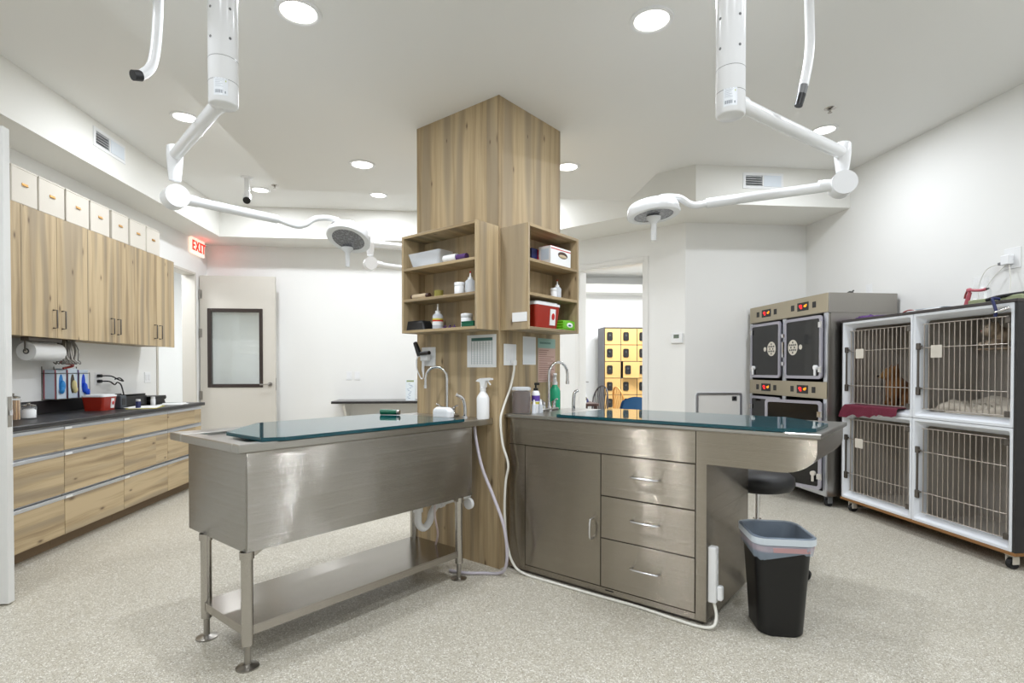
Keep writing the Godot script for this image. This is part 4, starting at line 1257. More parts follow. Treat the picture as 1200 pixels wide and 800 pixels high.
func build_steel_cabinet() -> void:
	var st: Material = mats["cabinet_steel"]
	var t := thing("steel_cabinet", "stainless steel cabinet with one door, three drawers and an overhanging end", "cabinet", isl(2.17, 2.62), TURN)
	# x = 0 is the front, z runs towards the overhang
	part(t, "carcass", mb().ext(0.012, 0.67, 0.03, 0.94, 0.004, 1.225), mats["dark_steel"])  # darker steel backing puts shade into the gaps between the fronts
	part(t, "left_stile", mb().ext(0.0, 0.012, 0.02, 0.78, 0.0, 0.135), st)
	part(t, "top_rail", mb().ext(0.0, 0.012, 0.784, 0.944, 0.0, 1.185), st)
	part(t, "end_stile", mb().ext(0.0, 0.012, 0.02, 0.944, 1.189, 1.24), st)
	part(t, "bottom_rail", mb().ext(0.0, 0.012, 0.02, 0.05, 0.136, 1.188), st)
	part(t, "end_panel", mb().ext(0.012, 0.675, 0.02, 0.944, 1.226, 1.24), st)
	part(t, "back_panel", mb().ext(0.671, 0.675, 0.02, 0.944, 0.0, 1.226), st)
	part(t, "plinth", mb().ext(0.02, 0.65, 0.0, 0.02, 0.01, 1.215), mats["dark_steel"])
	var door := part(t, "door", mb().ext(-0.004, 0.011, 0.055, 0.779, 0.14, 0.659, 0.002), st)
	part(door, "handle", mb().tube([Vector3(-0.004, 0.42, 0.615), Vector3(-0.035, 0.415, 0.615), Vector3(-0.042, 0.36, 0.615), Vector3(-0.035, 0.315, 0.615), Vector3(-0.004, 0.31, 0.615)], 0.006, 10, 4), mats["chrome"], "chrome pull handle")
	for y in [[0.555, 0.779], [0.323, 0.551], [0.055, 0.319]]:
		var dr := part(t, "drawer", mb().ext(-0.004, 0.011, y[0], y[1], 0.664, 1.184, 0.002), st)
		var hy: float = (y[0] + y[1]) / 2 + 0.012
		part(dr, "handle", mb().tube([Vector3(-0.004, hy, 0.855), Vector3(-0.034, hy, 0.858), Vector3(-0.038, hy, 0.93), Vector3(-0.034, hy, 1.0), Vector3(-0.004, hy, 1.003)], 0.0055, 10, 3), mats["chrome"], "chrome pull handle")
	part(t, "vent_slot", mb().ext(-0.0005, 0.0, 0.036, 0.042, 0.69, 0.74), mats["black_plastic"])
	# rounded knee-space overhang
	var poly := PackedVector2Array([Vector2(1.24, 0.944), Vector2(1.24, 0.785)])
	for k in 9:
		var a := -PI / 2 + PI / 2 * k / 8.0
		poly.append(Vector2(1.56 + 0.15 * cos(a), 0.785 + 0.1 + 0.1 * sin(a)))
	poly.append(Vector2(1.71, 0.944))
	part(t, "overhang", mb().prism(poly, 0, 0.0, 0.675), st)
	part(t, "top", mb().ext(-0.012, 0.70, 0.944, 0.966, -0.02, 1.725, 0.004), mats["rim_steel"])
	gooseneck(t, Vector3(0.355, 0.966, 0.06), Vector3(0.966, 0, 0.26), 0.325, 0.165, Vector3(1, 0, 0))
	part(t, "side_spray", mb().tube([Vector3(0.48, 0.966, 0.175), Vector3(0.48, 1.03, 0.175), Vector3(0.485, 1.085, 0.18), Vector3(0.505, 1.10, 0.195)], 0.011, 12, 4), mats["chrome"], "chrome pull-out sprayer")
	# glass cover
	var gp := PackedVector2Array()
	for q in [[1.79, 2.60], [0.60, 2.60], [0.478, 2.70], [0.478, 2.98], [0.72, 3.24], [1.79, 3.24]]:
		gp.append(Vector2(q[1] - 2.62, 2.17 - q[0]))
	var g := thing("glass_cover", "thick teal glass cover lying on the steel cabinet with the drawers", "glass cover", isl(2.17, 2.62, 0.9665), TURN)
	part(g, "plate", mb().prism(gp, 1, 0.0, 0.016), mats["teal_glass"])
	var y := 0.9665
	# brown canister of treats
	var c := thing("treat_canister", "clear canister of brown kibble beside the pillar on the steel cabinet", "canister", isl(2.115, 2.685, y), TURN)
	part(c, "kibble", mb().lathe([Vector2(0, 0.004), Vector2(0.056, 0.004), Vector2(0.056, 0.135), Vector2(0.03, 0.142), Vector2(0, 0.143)], 24), kibble())
	part(c, "jar", mb().lathe([Vector2(0, 0.0), Vector2(0.06, 0.0), Vector2(0.06, 0.148), Vector2(0.055, 0.152)], 24), mats["clear_plastic"])
	part(c, "lid", mb().lathe([Vector2(0.0615, 0.146), Vector2(0.0615, 0.16), Vector2(0.05, 0.166), Vector2(0, 0.166)], 24), mats["milky_plastic"])
	var lb := thing("lotion_bottle", "slim white pump bottle with a black nozzle beside the kibble canister", "bottle", isl(2.08, 2.79, y), TURN)
	part(lb, "body", mb().lathe([Vector2(0, 0), Vector2(0.026, 0.0), Vector2(0.026, 0.12), Vector2(0.018, 0.138), Vector2(0.012, 0.142)], 20), mats["white_plastic"])
	part(lb, "pump", mb().lathe([Vector2(0.015, 0.14), Vector2(0.015, 0.155), Vector2(0.006, 0.158), Vector2(0.006, 0.175), Vector2(0.01, 0.177), Vector2(0.01, 0.19), Vector2(0, 0.192)], 14).ext(-0.008, 0.008, 0.176, 0.19, -0.004, 0.026, 0.003), mats["black_plastic"], "black nozzle")
	part(lb, "print", mb().lathe([Vector2(0.0265, 0.075), Vector2(0.0265, 0.11)], 20), mat("violet_print", rgb8(96, 66, 160), 0.6), "violet printed band")
	part(lb, "print", mb().lathe([Vector2(0.0266, 0.056), Vector2(0.0266, 0.07)], 20), mats["yellow_board"], "yellow printed band")
	for k in 2:
		var sv := thing("small_vial", ["small clear vial with a pale cap in front of the faucet", "small clear vial with a pale cap beside the pump bottle"][k], "vial", isl(2.045 - 0.0 * k, 2.725 + 0.07 * k, y), TURN, "small vials on the steel cabinet")
		part(sv, "body", mb().lathe([Vector2(0, 0), Vector2(0.015, 0), Vector2(0.015, 0.045), Vector2(0.008, 0.055)], 16), mats["milky_plastic"])
		part(sv, "cap", mb().lathe([Vector2(0.009, 0.053), Vector2(0.009, 0.068), Vector2(0.005, 0.072), Vector2(0.005, 0.085), Vector2(0, 0.087)], 14), mats["white_plastic"])
	var sb := thing("spray_bottle", "green trigger spray bottle with a white head behind the steel cabinet's faucet", "spray bottle", isl(2.158, 3.115, y), TURN, "trigger spray bottles")
	spray_bottle(sb, mat("mint_liquid", rgb8(36, 160, 118), 0.25), mats["white_plastic"], 0.25, Vector3(-0.8, 0, 0.6))


func kibble() -> StandardMaterial3D:
	var m := mat("kibble", Color(1, 1, 1), 0.8)
	var no := FastNoiseLite.new()
	no.noise_type = FastNoiseLite.TYPE_CELLULAR
	no.frequency = 0.09
	no.cellular_return_type = FastNoiseLite.RETURN_DISTANCE
	var gr := Gradient.new()
	gr.offsets = PackedFloat32Array([0.0, 0.6, 1.0])
	gr.colors = PackedColorArray([rgb8(104, 74, 54), rgb8(72, 50, 37), rgb8(30, 22, 18)])
	var nt := NoiseTexture2D.new()
	nt.width = 256
	nt.height = 256
	nt.seamless = true
	nt.noise = no
	nt.color_ramp = gr
	m.albedo_texture = nt
	m.uv1_scale = Vector3(5, 5, 5)
	return m


func build_pillar_items() -> void:
	# local x of a face sheet must run to the viewer's right
	var to_tub := TURN - PI / 2      # faces -DR
	var to_cab := TURN               # faces -DL
	var chart := print_texture(160, 128, func(im: Image):
		im.fill_rect(Rect2i(24, 12, 116, 12), Color(0.28, 0.43, 0.40))
		for k in 8:
			im.fill_rect(Rect2i(24 + k * 16, 26, 2, 90), Color(0.45, 0.52, 0.52))
		for k in 13:
			im.fill_rect(Rect2i(24, 28 + k * 7, 116, 1), Color(0.74, 0.78, 0.79)))
	solo("paper_chart", sheet_print(0.25, 0.207, 0.0008), printed("chart_print", chart), "printed white chart taped on the pillar above the wet table", "paper", isl(2.346, 2.5695, 1.255), to_tub, "papers on the pillar")
	var note := print_texture(64, 96, func(im: Image): im.fill_rect(Rect2i(4, 4, 56, 88), Color(0.90, 0.915, 0.925)))
	solo("paper_note", sheet_print(0.14, 0.185, 0.0008), printed("note_print", note), "plain white sheet on the pillar beside the pink poster", "paper", isl(2.199, 2.878, 1.273), to_cab, "papers on the pillar")
	var poster := print_texture(96, 144, func(im: Image):
		im.fill(Color(0.80, 0.68, 0.63))
		im.fill_rect(Rect2i(0, 0, 96, 32), Color(0.60, 0.73, 0.69))
		im.fill_rect(Rect2i(10, 12, 60, 6), Color(0.42, 0.56, 0.52))
		var r := RandomNumberGenerator.new()
		r.seed = 4
		for k in 15:
			im.fill_rect(Rect2i(6, 38 + k * 7, 40 + r.randi() % 44, 2), Color(0.60, 0.46, 0.43)))
	solo("poster", sheet_print(0.205, 0.30, 0.0008), printed("poster_print", poster), "pink and green printed poster on the pillar behind the faucet", "poster", isl(2.199, 3.075, 1.154), to_cab, "papers on the pillar")
	var pw := thing("outlet", "white outlet plate with a white cord on the pillar above the steel cabinet", "outlet", isl(2.199, 2.673, 1.267), to_cab)
	part(pw, "plate", mb().ext(-0.062, 0.062, 0, 0.135, 0, 0.006, 0.002), mats["white_plastic"])
	for x in [-0.024, 0.024]:
		part(pw, "socket", mb().prism(rrect(x - 0.017, x + 0.017, 0.028, 0.108, 0.008, 3), 2, 0.006, 0.0075), mats["white_enamel"])
	part(pw, "plug", mb().ext(0.002, 0.034, 0.0, 0.035, 0.006, 0.034, 0.005), mats["white_plastic"])
	# clippers hung on a wall plate
	var cl := thing("clipper_charger", "white wall plate with black clippers hanging above the wet table", "clippers", isl(2.838, 2.5695, 1.265), to_tub)
	part(cl, "plate", mb().ext(-0.07, 0.07, 0, 0.13, 0, 0.006, 0.002), mats["white_plastic"])
	part(cl, "adapter", mb().ext(-0.045, 0.03, 0.035, 0.085, 0.006, 0.045, 0.006), mats["white_enamel"])
	part(cl, "clipper_body", mb().tube([Vector3(-0.085, 0.16, 0.05), Vector3(-0.06, 0.125, 0.055), Vector3(-0.035, 0.075, 0.055)], 0.015, 12, 4, 0.019), mats["black_plastic"], "black clippers")
	part(cl, "clipper_head", mb().tube([Vector3(-0.02, 0.085, 0.055), Vector3(0.035, 0.088, 0.055), Vector3(0.065, 0.09, 0.055)], 0.0135, 10, 3), mats["black_plastic"], "black clipper head")
	part(cl, "cord", mb().tube([Vector3(-0.03, 0.035, 0.03), Vector3(-0.035, -0.02, 0.03), Vector3(-0.03, -0.075, 0.025), Vector3(-0.06, -0.085, 0.02), Vector3(-0.09, -0.02, 0.03), Vector3(-0.095, 0.04, 0.03), Vector3(-0.07, 0.07, 0.03), Vector3(-0.04, 0.06, 0.03)], 0.004, 8, 5), mats["white_plastic"], "white cord")
	part(cl, "cable_end", mb().tube([Vector3(-0.025, 0.035, 0.03), Vector3(-0.022, -0.01, 0.03), Vector3(-0.022, -0.075, 0.03)], 0.008, 8, 3, 0.004), mats["white_enamel"])
	# power strip with its cord
	var ps := thing("power_strip", "white power strip standing on the steel cabinet's end, its cord running to the pillar", "power strip", isl(0.93, 2.66), TURN)
	var z0 := 0.001
	part(ps, "body", mb().ext(-0.025, 0.018, 0.115, 0.385, z0, z0 + 0.04, 0.005), mats["white_plastic"])
	part(ps, "plug", mb().ext(-0.016, 0.016, 0.13, 0.2, z0 + 0.04, z0 + 0.066, 0.006), mats["white_enamel"], "white plug")
	for k in 3:
		part(ps, "socket", mb().ext(-0.015, 0.009, 0.225 + k * 0.05, 0.255 + k * 0.05, z0 + 0.0395, z0 + 0.0415, 0.0005), mats["white_enamel"])
	var pts := []
	for q in [[2.178, 2.69, 1.275], [2.175, 2.685, 1.23], [2.182, 2.655, 1.12], [2.188, 2.595, 1.0], [2.183, 2.565, 0.92], [2.165, 2.565, 0.78], [2.13, 2.575, 0.66], [2.15, 2.575, 0.55], [2.155, 2.57, 0.38], [2.14, 2.57, 0.2], [2.10, 2.575, 0.07], [2.02, 2.585, 0.012], [1.80, 2.585, 0.0085], [1.53, 2.59, 0.0085], [1.29, 2.60, 0.0085], [1.06, 2.585, 0.0085], [0.95, 2.585, 0.0085], [0.89, 2.60, 0.02], [0.885, 2.635, 0.06], [0.905, 2.655, 0.118]]:
		pts.append(Vector3(q[1] - 2.66, q[2], 0.93 - q[0]))
	part(ps, "cord", mb().tube(pts, 0.0075, 10, 6), mat("cord_white", rgb8(228, 226, 216), 0.5), "long white cord")


# ---------------------------------------------------------------- bin, stool, surgical lamps
func build_bin() -> void:
	var t := thing("waste_bin", "tall black waste bin with a clear liner beside the steel cabinet", "waste bin", Vector3(1.535, 0, -2.49), deg_to_rad(-14))
	var prof := [[0.0, 0.096, 0.105], [0.008, 0.103, 0.112], [0.25, 0.116, 0.128], [0.452, 0.128, 0.140]]
	var rows := []
	for p in prof:
		var ring := []
		for q in rrect(-p[1], p[1], -p[2], p[2], 0.055, 5):
			ring.append(Vector3(q.x, p[0], q.y + 0.012 * (1.0 - pow(q.x / p[1], 2.0)) * signf(q.y)))
		rows.append(ring)
	var m := mb().sheet(rows, true, true)
	m.prism(rrect(-0.096, 0.096, -0.105, 0.105, 0.05, 5), 1, 0.0, 0.004)
	part(t, "body", m, mats["bin_plastic"])
	part(t, "rim", mb().sheet([ring_of(0.149, 0.154, 0.452), ring_of(0.156, 0.161, 0.449), ring_of(0.157, 0.162, 0.464), ring_of(0.148, 0.153, 0.468)], true, true), mats["bin_plastic"])
	# liner folded over the rim, with a wrinkled edge
	var no := FastNoiseLite.new()
	no.seed = 9
	no.frequency = 9.0
	var lin := []
	for spec in [[0.150, 0.156, 0.395, 0.004], [0.159, 0.165, 0.43, 0.003], [0.1605, 0.1665, 0.466, 0.002], [0.153, 0.158, 0.473, 0.002], [0.142, 0.147, 0.462, 0.004], [0.122, 0.130, 0.36, 0.012], [0.104, 0.110, 0.24, 0.016], [0.094, 0.10, 0.12, 0.012]]:
		var ring := []
		for p in ring_of(spec[0], spec[1], spec[2], 10):
			var k: float = no.get_noise_3d(p.x, p.y * 1.5, p.z) * spec[3] * 1.6
			var dirp := Vector3(p.x, 0, p.z).normalized()
			var drop := 0.0
			if spec[2] == 0.395:
				drop = -0.03 * (0.5 + 0.5 * sin(atan2(p.z, p.x) * 3.0 + 1.0)) + 0.012 * no.get_noise_2d(p.x * 3.0, p.z * 3.0)
			ring.append(p + dirp * k + Vector3(0, drop, 0))
		lin.append(ring)
	part(t, "liner", mb().sheet(lin, true, true), mats["liner_film"], "clear bluish bin liner")
	part(t, "liner_band", mb().sheet([ring_of(0.1625, 0.1685, 0.438), ring_of(0.163, 0.169, 0.468)], true, true), mat("liner_band", Color(0.93, 0.97, 1.0, 0.75), 0.4), "folded liner edge")
	mats["liner_band"].transparency = BaseMaterial3D.TRANSPARENCY_ALPHA
	part(t, "liner_tie", mb().sheet([ring_of(0.1535, 0.1595, 0.403), ring_of(0.1585, 0.1645, 0.432)], true, true), mat("liner_pink", Color(0.93, 0.72, 0.72, 0.6), 0.45), "pinkish drawstring hem")
	mats["liner_pink"].transparency = BaseMaterial3D.TRANSPARENCY_ALPHA


func ring_of(a: float, b: float, y: float, seg := 5) -> Array:
	var ring := []
	a -= 0.019
	b -= 0.012
	for q in rrect(-a, a, -b, b, 0.055, seg):
		ring.append(Vector3(q.x, y, q.y + 0.012 * (1.0 - pow(q.x / a, 2.0)) * signf(q.y)))
	return ring


func build_stool() -> void:
	var t := thing("rolling_stool", "black round rolling stool behind the steel cabinet's overhang", "stool", isl(0.955, 3.575), -1.982)
	part(t, "seat", mb().lathe([Vector2(0, 0.505), Vector2(0.17, 0.505), Vector2(0.198, 0.515), Vector2(0.212, 0.545), Vector2(0.208, 0.585), Vector2(0.185, 0.605), Vector2(0, 0.612)], 40), mats["black_vinyl"])
	part(t, "seat_plate", mb().ext(-0.06, 0.06, 0.49, 0.505, -0.06, 0.06, 0.003), mats["black_plastic"])
	part(t, "gas_lift", mb().cyl(Vector3(0, 0.12, 0), Vector3(0, 0.32, 0), 0.025, 0.025, 18).cyl(Vector3(0, 0.32, 0), Vector3(0, 0.49, 0), 0.014, 0.014, 16), mats["chrome"])
	part(t, "hub", mb().lathe([Vector2(0, 0.09), Vector2(0.035, 0.09), Vector2(0.04, 0.15), Vector2(0.03, 0.16)], 18), mats["black_plastic"])
	for k in 5:
		var a := TAU * k / 5.0
		var d := Vector3(cos(a), 0, sin(a))
		var leg := part(t, "leg", mb().tube([d * 0.03 + Vector3(0, 0.15, 0), d * 0.14 + Vector3(0, 0.145, 0), d * 0.27 + Vector3(0, 0.095, 0)], 0.022, 10, 3, 0.016), mats["black_plastic"])
		var sd := Vector3(-d.z, 0, d.x)
		part(leg, "caster", mb().cyl(d * 0.27 + Vector3(0, 0.028, 0) - sd * 0.022, d * 0.27 + Vector3(0, 0.028, 0) + sd * 0.022, 0.028, 0.028, 16).cyl(d * 0.27 + Vector3(0, 0.045, 0), d * 0.27 + Vector3(0, 0.1, 0), 0.008, 0.008, 8), mats["black_rubber"])


func surgical_lamp(label: String, foot: Vector3, ceiling_y: float, elbow: Vector3, drop: float, neck: Array, head: Vector3, tilt: Basis, label_turn: float, grip: Vector3) -> void:
	# foot: lower end of the ceiling tube; everything in metres relative to the tube's ceiling point
	var o := Vector3(foot.x, ceiling_y, foot.z)
	var t := thing("surgical_lamp", label, "surgical lamp", o, 0.0, "ceiling surgical lamps")
	var en: Material = mats["white_enamel"]
	var f := foot - o
	var e := elbow - o
	if foot.y < ceiling_y:
		var tube_part := part(t, "ceiling_tube", mb().lathe([Vector2(0, f.y), Vector2(0.046, f.y), Vector2(0.052, f.y + 0.006), Vector2(0.052, 0.0)], 32, Vector3(0, 0, 0)), en)
		for y in [0.165, 0.34]:
			part(tube_part, "seam", mb().lathe([Vector2(0.0521, f.y + y * 0.5), Vector2(0.0526, f.y + y * 0.5 + 0.001), Vector2(0.0521, f.y + y * 0.5 + 0.002)], 32), mats["grey_plastic"])
		for y in [0.24, 0.35]:
			for a in [label_turn + 0.5, label_turn - 0.9]:
				var q := Vector3(sin(a), 0, cos(a))
				part(tube_part, "screw", mb().cyl(q * 0.051 + Vector3(0, f.y + y, 0), q * 0.0535 + Vector3(0, f.y + y, 0), 0.005, 0.005, 10), mats["grey_plastic"])
		var lab := mb()
		for k in 8:
			var a0 := label_turn - 0.62 + 0.95 * k / 8.0
			var a1 := label_turn - 0.62 + 0.95 * (k + 1) / 8.0
			var q0 := Vector3(sin(a0), 0, cos(a0))
			var q1 := Vector3(sin(a1), 0, cos(a1))
			lab.quad_s(q0 * 0.0524 + Vector3(0, f.y + 0.02, 0), q1 * 0.0524 + Vector3(0, f.y + 0.02, 0), q1 * 0.0524 + Vector3(0, f.y + 0.085, 0), q0 * 0.0524 + Vector3(0, f.y + 0.085, 0), q0, q1, q1, q0)
			for j in range(lab.uv.size() - 6, lab.uv.size()):
				var p := lab.v[j]
				lab.uv[j] = Vector2((atan2(p.x, p.z) - label_turn + 0.62) / 0.95, 1.0 - (p.y - f.y - 0.02) / 0.065)
		part(tube_part, "rating_label", lab, rating_print(), "small printed rating label")
		part(t, "ceiling_cap", mb().lathe([Vector2(0.052, -0.04), Vector2(0.10, -0.03), Vector2(0.12, -0.004), Vector2(0.12, 0.0)], 32), en)
	var dir := Vector3(e.x - f.x, 0, e.z - f.z).normalized()
	var start := Vector3(f.x, e.y, f.z) + dir * 0.03
	part(t, "upper_arm", mb().tube([start, Vector3(e.x, e.y, e.z)], 0.0275, 18).cyl(start, start + dir * 0.05, 0.0325, 0.0325, 18), en)
	part(t, "elbow", mb().lathe([Vector2(0, -drop * 0.62), Vector2(0.026, -drop * 0.6), Vector2(0.032, -drop * 0.3), Vector2(0.036, -drop * 0.05), Vector2(0.036, 0.04), Vector2(0.03, 0.046), Vector2(0, 0.046)], 22, e), en)
	var first: Vector3 = (neck[0] as Vector3) - o
	var hub := e + Vector3(0, -drop, 0)
	var d2 := Vector3(first.x - hub.x, 0, first.z - hub.z).normalized()
	var sd := Vector3(-d2.z, 0, d2.x)
	part(t, "joint", mb().cyl(hub - sd * 0.042, hub + sd * 0.042, 0.054, 0.054, 28).cyl(hub, hub + d2 * 0.1, 0.03, 0.026, 18), en)
	var pts := [hub]
	for p in neck:
		pts.append((p as Vector3) - o)
	part(t, "lower_arm", mb().tube(pts.slice(0, 2), 0.0235, 16), en)
	part(t, "yoke", mb().tube(pts.slice(1), 0.0165, 14, 5), en)
	var h := head - o
	var disc := part(t, "lamp_head", mb().lathe([Vector2(0.096, 0.002), Vector2(0.10, 0.0), Vector2(0.127, 0.0), Vector2(0.131, 0.006), Vector2(0.124, 0.048), Vector2(0.11, 0.062), Vector2(0.035, 0.074), Vector2(0, 0.074)], 40, Vector3.ZERO, tilt), en, "", h)
	part(disc, "lens", mb().lathe([Vector2(0, 0.003), Vector2(0.099, 0.003)], 36, Vector3.ZERO, tilt), mats["lamp_lens"] if mats.has("lamp_lens") else lamp_lens(), "mottled grey unlit lens")
	part(disc, "handle", mb().lathe([Vector2(0, -0.125), Vector2(0.013, -0.122), Vector2(0.0145, -0.04), Vector2(0.02, -0.03), Vector2(0.034, -0.018), Vector2(0.036, -0.004), Vector2(0.0, 0.004)], 20, tilt * grip), en)


func lamp_lens() -> StandardMaterial3D:
	var m := mat("lamp_lens", rgb8(132, 133, 138), 0.12)
	mat("reflector_grey", Color(0.62, 0.63, 0.66), 0.3, 1.0)
	var no := FastNoiseLite.new()
	no.noise_type = FastNoiseLite.TYPE_CELLULAR
	no.frequency = 0.06
	var gr := Gradient.new()
	gr.colors = PackedColorArray([rgb8(92, 93, 98), rgb8(168, 169, 174)])
	var nt := NoiseTexture2D.new()
	nt.width = 256
	nt.height = 256
	nt.noise = no
	nt.color_ramp = gr
	m.albedo_color = Color(1, 1, 1)
	m.albedo_texture = nt
	m.uv1_scale = Vector3(5, 5, 5)
	return m


func rating_print() -> StandardMaterial3D:
	if mats.has("rating_print"):
		return mats["rating_print"]
	var tx := print_texture(96, 64, func(im: Image):
		im.fill(Color(0.90, 0.915, 0.93))
		for k in 6:
			im.fill_rect(Rect2i(10, 6 + k * 5, 60 - (k * 13) % 30, 1), Color(0.62, 0.65, 0.68))
		for k in 14:
			im.fill_rect(Rect2i(8 + k * 4, 44, 1 + k % 3, 12), Color(0.35, 0.38, 0.42))
		im.fill_rect(Rect2i(74, 48, 8, 8), Color(0.5, 0.53, 0.56))
		im.fill_rect(Rect2i(78, 8, 7, 6), Color(0.75, 0.80, 0.45)))
	return printed("rating_print", tx, 0.4)


func build_surgical_lamps() -> void:
	lamp_lens()
	var down := Basis(Vector3(0, 0, 1), deg_to_rad(-9)) * Basis(Vector3(1, 0, 0), deg_to_rad(-24))
	surgical_lamp("white jointed surgical lamp reaching over the wet table", Vector3(-0.884, 2.244, -2.20), H_CLOUD, Vector3(-1.356, 2.275, -2.81), 0.20,
		[Vector3(-0.985, 2.072, -3.15), Vector3(-0.90, 2.050, -3.19), Vector3(-0.85, 2.064, -3.21), Vector3(-0.80, 2.108, -3.245), Vector3(-0.72, 2.125, -3.31), Vector3(-0.66, 2.10, -3.37)], Vector3(-0.648, 2.020, -3.383), down, 0.35, Vector3(-0.015, 0.006, -0.08))
	var down2 := Basis(Vector3(0, 0, 1), deg_to_rad(5)) * Basis(Vector3(1, 0, 0), deg_to_rad(-4))
	surgical_lamp("white jointed surgical lamp reaching over the steel cabinet", Vector3(1.018, 2.182, -1.957), H_CLOUD, Vector3(1.785, 2.245, -2.382), 0.145,
		[Vector3(1.23, 2.062, -2.60), Vector3(1.185, 2.055, -2.612), Vector3(1.15, 2.062, -2.618), Vector3(1.10, 2.092, -2.625), Vector3(1.03, 2.10, -2.65), Vector3(0.985, 2.08, -2.664)], Vector3(0.985, 2.010, -2.664), down2, -0.35, Vector3(0, 0, 0))
	surgical_lamp("white jointed surgical lamp half hidden behind the pillar's shelf", Vector3(0.02, 2.27, -5.0), H_CLOUD, Vector3(-0.72, 2.30, -4.70), 0.17,
		[Vector3(-0.36, 2.11, -4.83), Vector3(-0.28, 2.09, -4.87), Vector3(-0.2, 2.12, -4.9), Vector3(-0.12, 2.15, -4.92), Vector3(-0.06, 2.14, -4.94)], Vector3(-0.04, 2.06, -4.95), down2, 0.0, Vector3(0, 0, 0))
	# breathing hoses hanging from the ceiling
	var a := thing("scavenger_hose", "white hose with a black nozzle hanging beside the wet table's lamp", "hose", Vector3(-1.184, H_CLOUD, -2.33), 0.0, "ceiling hoses")
	part(a, "hose", mb().tube([Vector3(0, 0, 0), Vector3(0.003, -0.15, 0), Vector3(0.0, -0.28, 0), Vector3(-0.012, -0.42, 0), Vector3(-0.028, -0.49, 0.005), Vector3(-0.055, -0.535, 0.03)], 0.0185, 16, 6), mats["white_enamel"])
	part(a, "nozzle", mb().cyl(Vector3(-0.052, -0.533, 0.027), Vector3(-0.068, -0.545, 0.052), 0.0205, 0.0195, 18), mats["black_plastic"], "black nozzle")
	var b := thing("scavenger_hose", "white hose with a black nozzle hanging beside the steel cabinet's lamp", "hose", Vector3(1.40, H_CLOUD, -2.07), 0.0, "ceiling hoses")
	part(b, "hose", mb().tube([Vector3(0, 0, 0), Vector3(0.003, -0.2, 0), Vector3(0.008, -0.38, 0), Vector3(-0.002, -0.48, 0), Vector3(-0.018, -0.56, 0)], 0.018, 16, 6), mats["white_enamel"])
	part(b, "collar", mb().cyl(Vector3(-0.018, -0.555, 0), Vector3(-0.026, -0.59, 0), 0.0185, 0.0165, 16), mats["grey_plastic"], "grey collar")
	part(b, "nozzle", mb().cyl(Vector3(-0.026, -0.59, 0), Vector3(-0.038, -0.636, -0.002), 0.017, 0.015, 16), mats["black_plastic"], "black nozzle")


# ---------------------------------------------------------------- recovery unit and cages on the right wall
const TO_ROOM := -PI / 2     # local z faces the room (-x), local x runs towards the near end


func ring_frame(x0: float, x1: float, y0: float, y1: float, w: float, z0: float, z1: float, bev := 0.004) -> MB:
	# a flat frame with rounded corners
	var m := mb()
	var a := rrect(x0, x1, y0, y1, w * 1.2, 5)
	var b := rrect(x0 + w, x1 - w, y0 + w, y1 - w, w * 0.7, 5)
	for i in a.size():
		var j := (i + 1) % a.size()
		var A := a[i]
		var B := a[j]
		var C := b[j]
		var D := b[i]
		m.quad(Vector3(A.x, A.y, z1), Vector3(B.x, B.y, z1), Vector3(C.x, C.y, z1), Vector3(D.x, D.y, z1), Vector3(0, 0, 1))
		m.quad(Vector3(A.x, A.y, z0), Vector3(B.x, B.y, z0), Vector3(C.x, C.y, z0), Vector3(D.x, D.y, z0), Vector3(0, 0, -1))
		var c := Vector3((x0 + x1) / 2, (y0 + y1) / 2, 0)
		var o := Vector3((A.x + B.x) / 2, (A.y + B.y) / 2, 0) - c
		m.quad(Vector3(A.x, A.y, z0), Vector3(B.x, B.y, z0), Vector3(B.x, B.y, z1), Vector3(A.x, A.y, z1), o)
		m.quad(Vector3(D.x, D.y, z0), Vector3(C.x, C.y, z0), Vector3(C.x, C.y, z1), Vector3(D.x, D.y, z1), -o)
	return m


func cell_front(x0: float, x1: float, y0: float, y1: float) -> MB:
	# flat rim and a bevelled return that runs back to the bars
	var m := mb()
	var rings := []
	for q in [[0.0, -0.02, 0.006], [0.0, -0.001, 0.008], [0.002, 0.0, 0.008], [0.018, 0.0, 0.012], [0.021, -0.004, 0.014], [0.050, -0.055, 0.03], [0.052, -0.075, 0.03]]:
		var ring := []
		for p in rrect(x0 + q[0], x1 - q[0], y0 + q[0], y1 - q[0], q[2], 4):
			ring.append(Vector3(p.x, p.y, q[1]))
		rings.append(ring)
	for i in rings.size() - 1:
		for j in rings[i].size():
			var k: int = (j + 1) % rings[i].size()
			m.quad(rings[i][j], rings[i][k], rings[i + 1][k], rings[i + 1][j], Vector3((x0 + x1) / 2, (y0 + y1) / 2, 0.5 if i > 1 else -5.0) - rings[i][j] if i > 1 else (rings[i][j] as Vector3) - Vector3((x0 + x1) / 2, (y0 + y1) / 2, -1.0))
	return m


func caster(parent: Node3D, x: float, z: float, h: float, tone: Material) -> void:
	var c := part(parent, "caster", mb().ext(x - 0.028, x + 0.028, h - 0.012, h, z - 0.028, z + 0.028, 0.002).ext(x - 0.026, x - 0.019, 0.03, h - 0.012, z - 0.024, z + 0.024, 0.003).ext(x + 0.019, x + 0.026, 0.03, h - 0.012, z - 0.024, z + 0.024, 0.003), tone)
	part(c, "wheel", mb().cyl(Vector3(x - 0.016, 0.033, z), Vector3(x + 0.016, 0.033, z), 0.033, 0.033, 20), mats["black_rubber"])


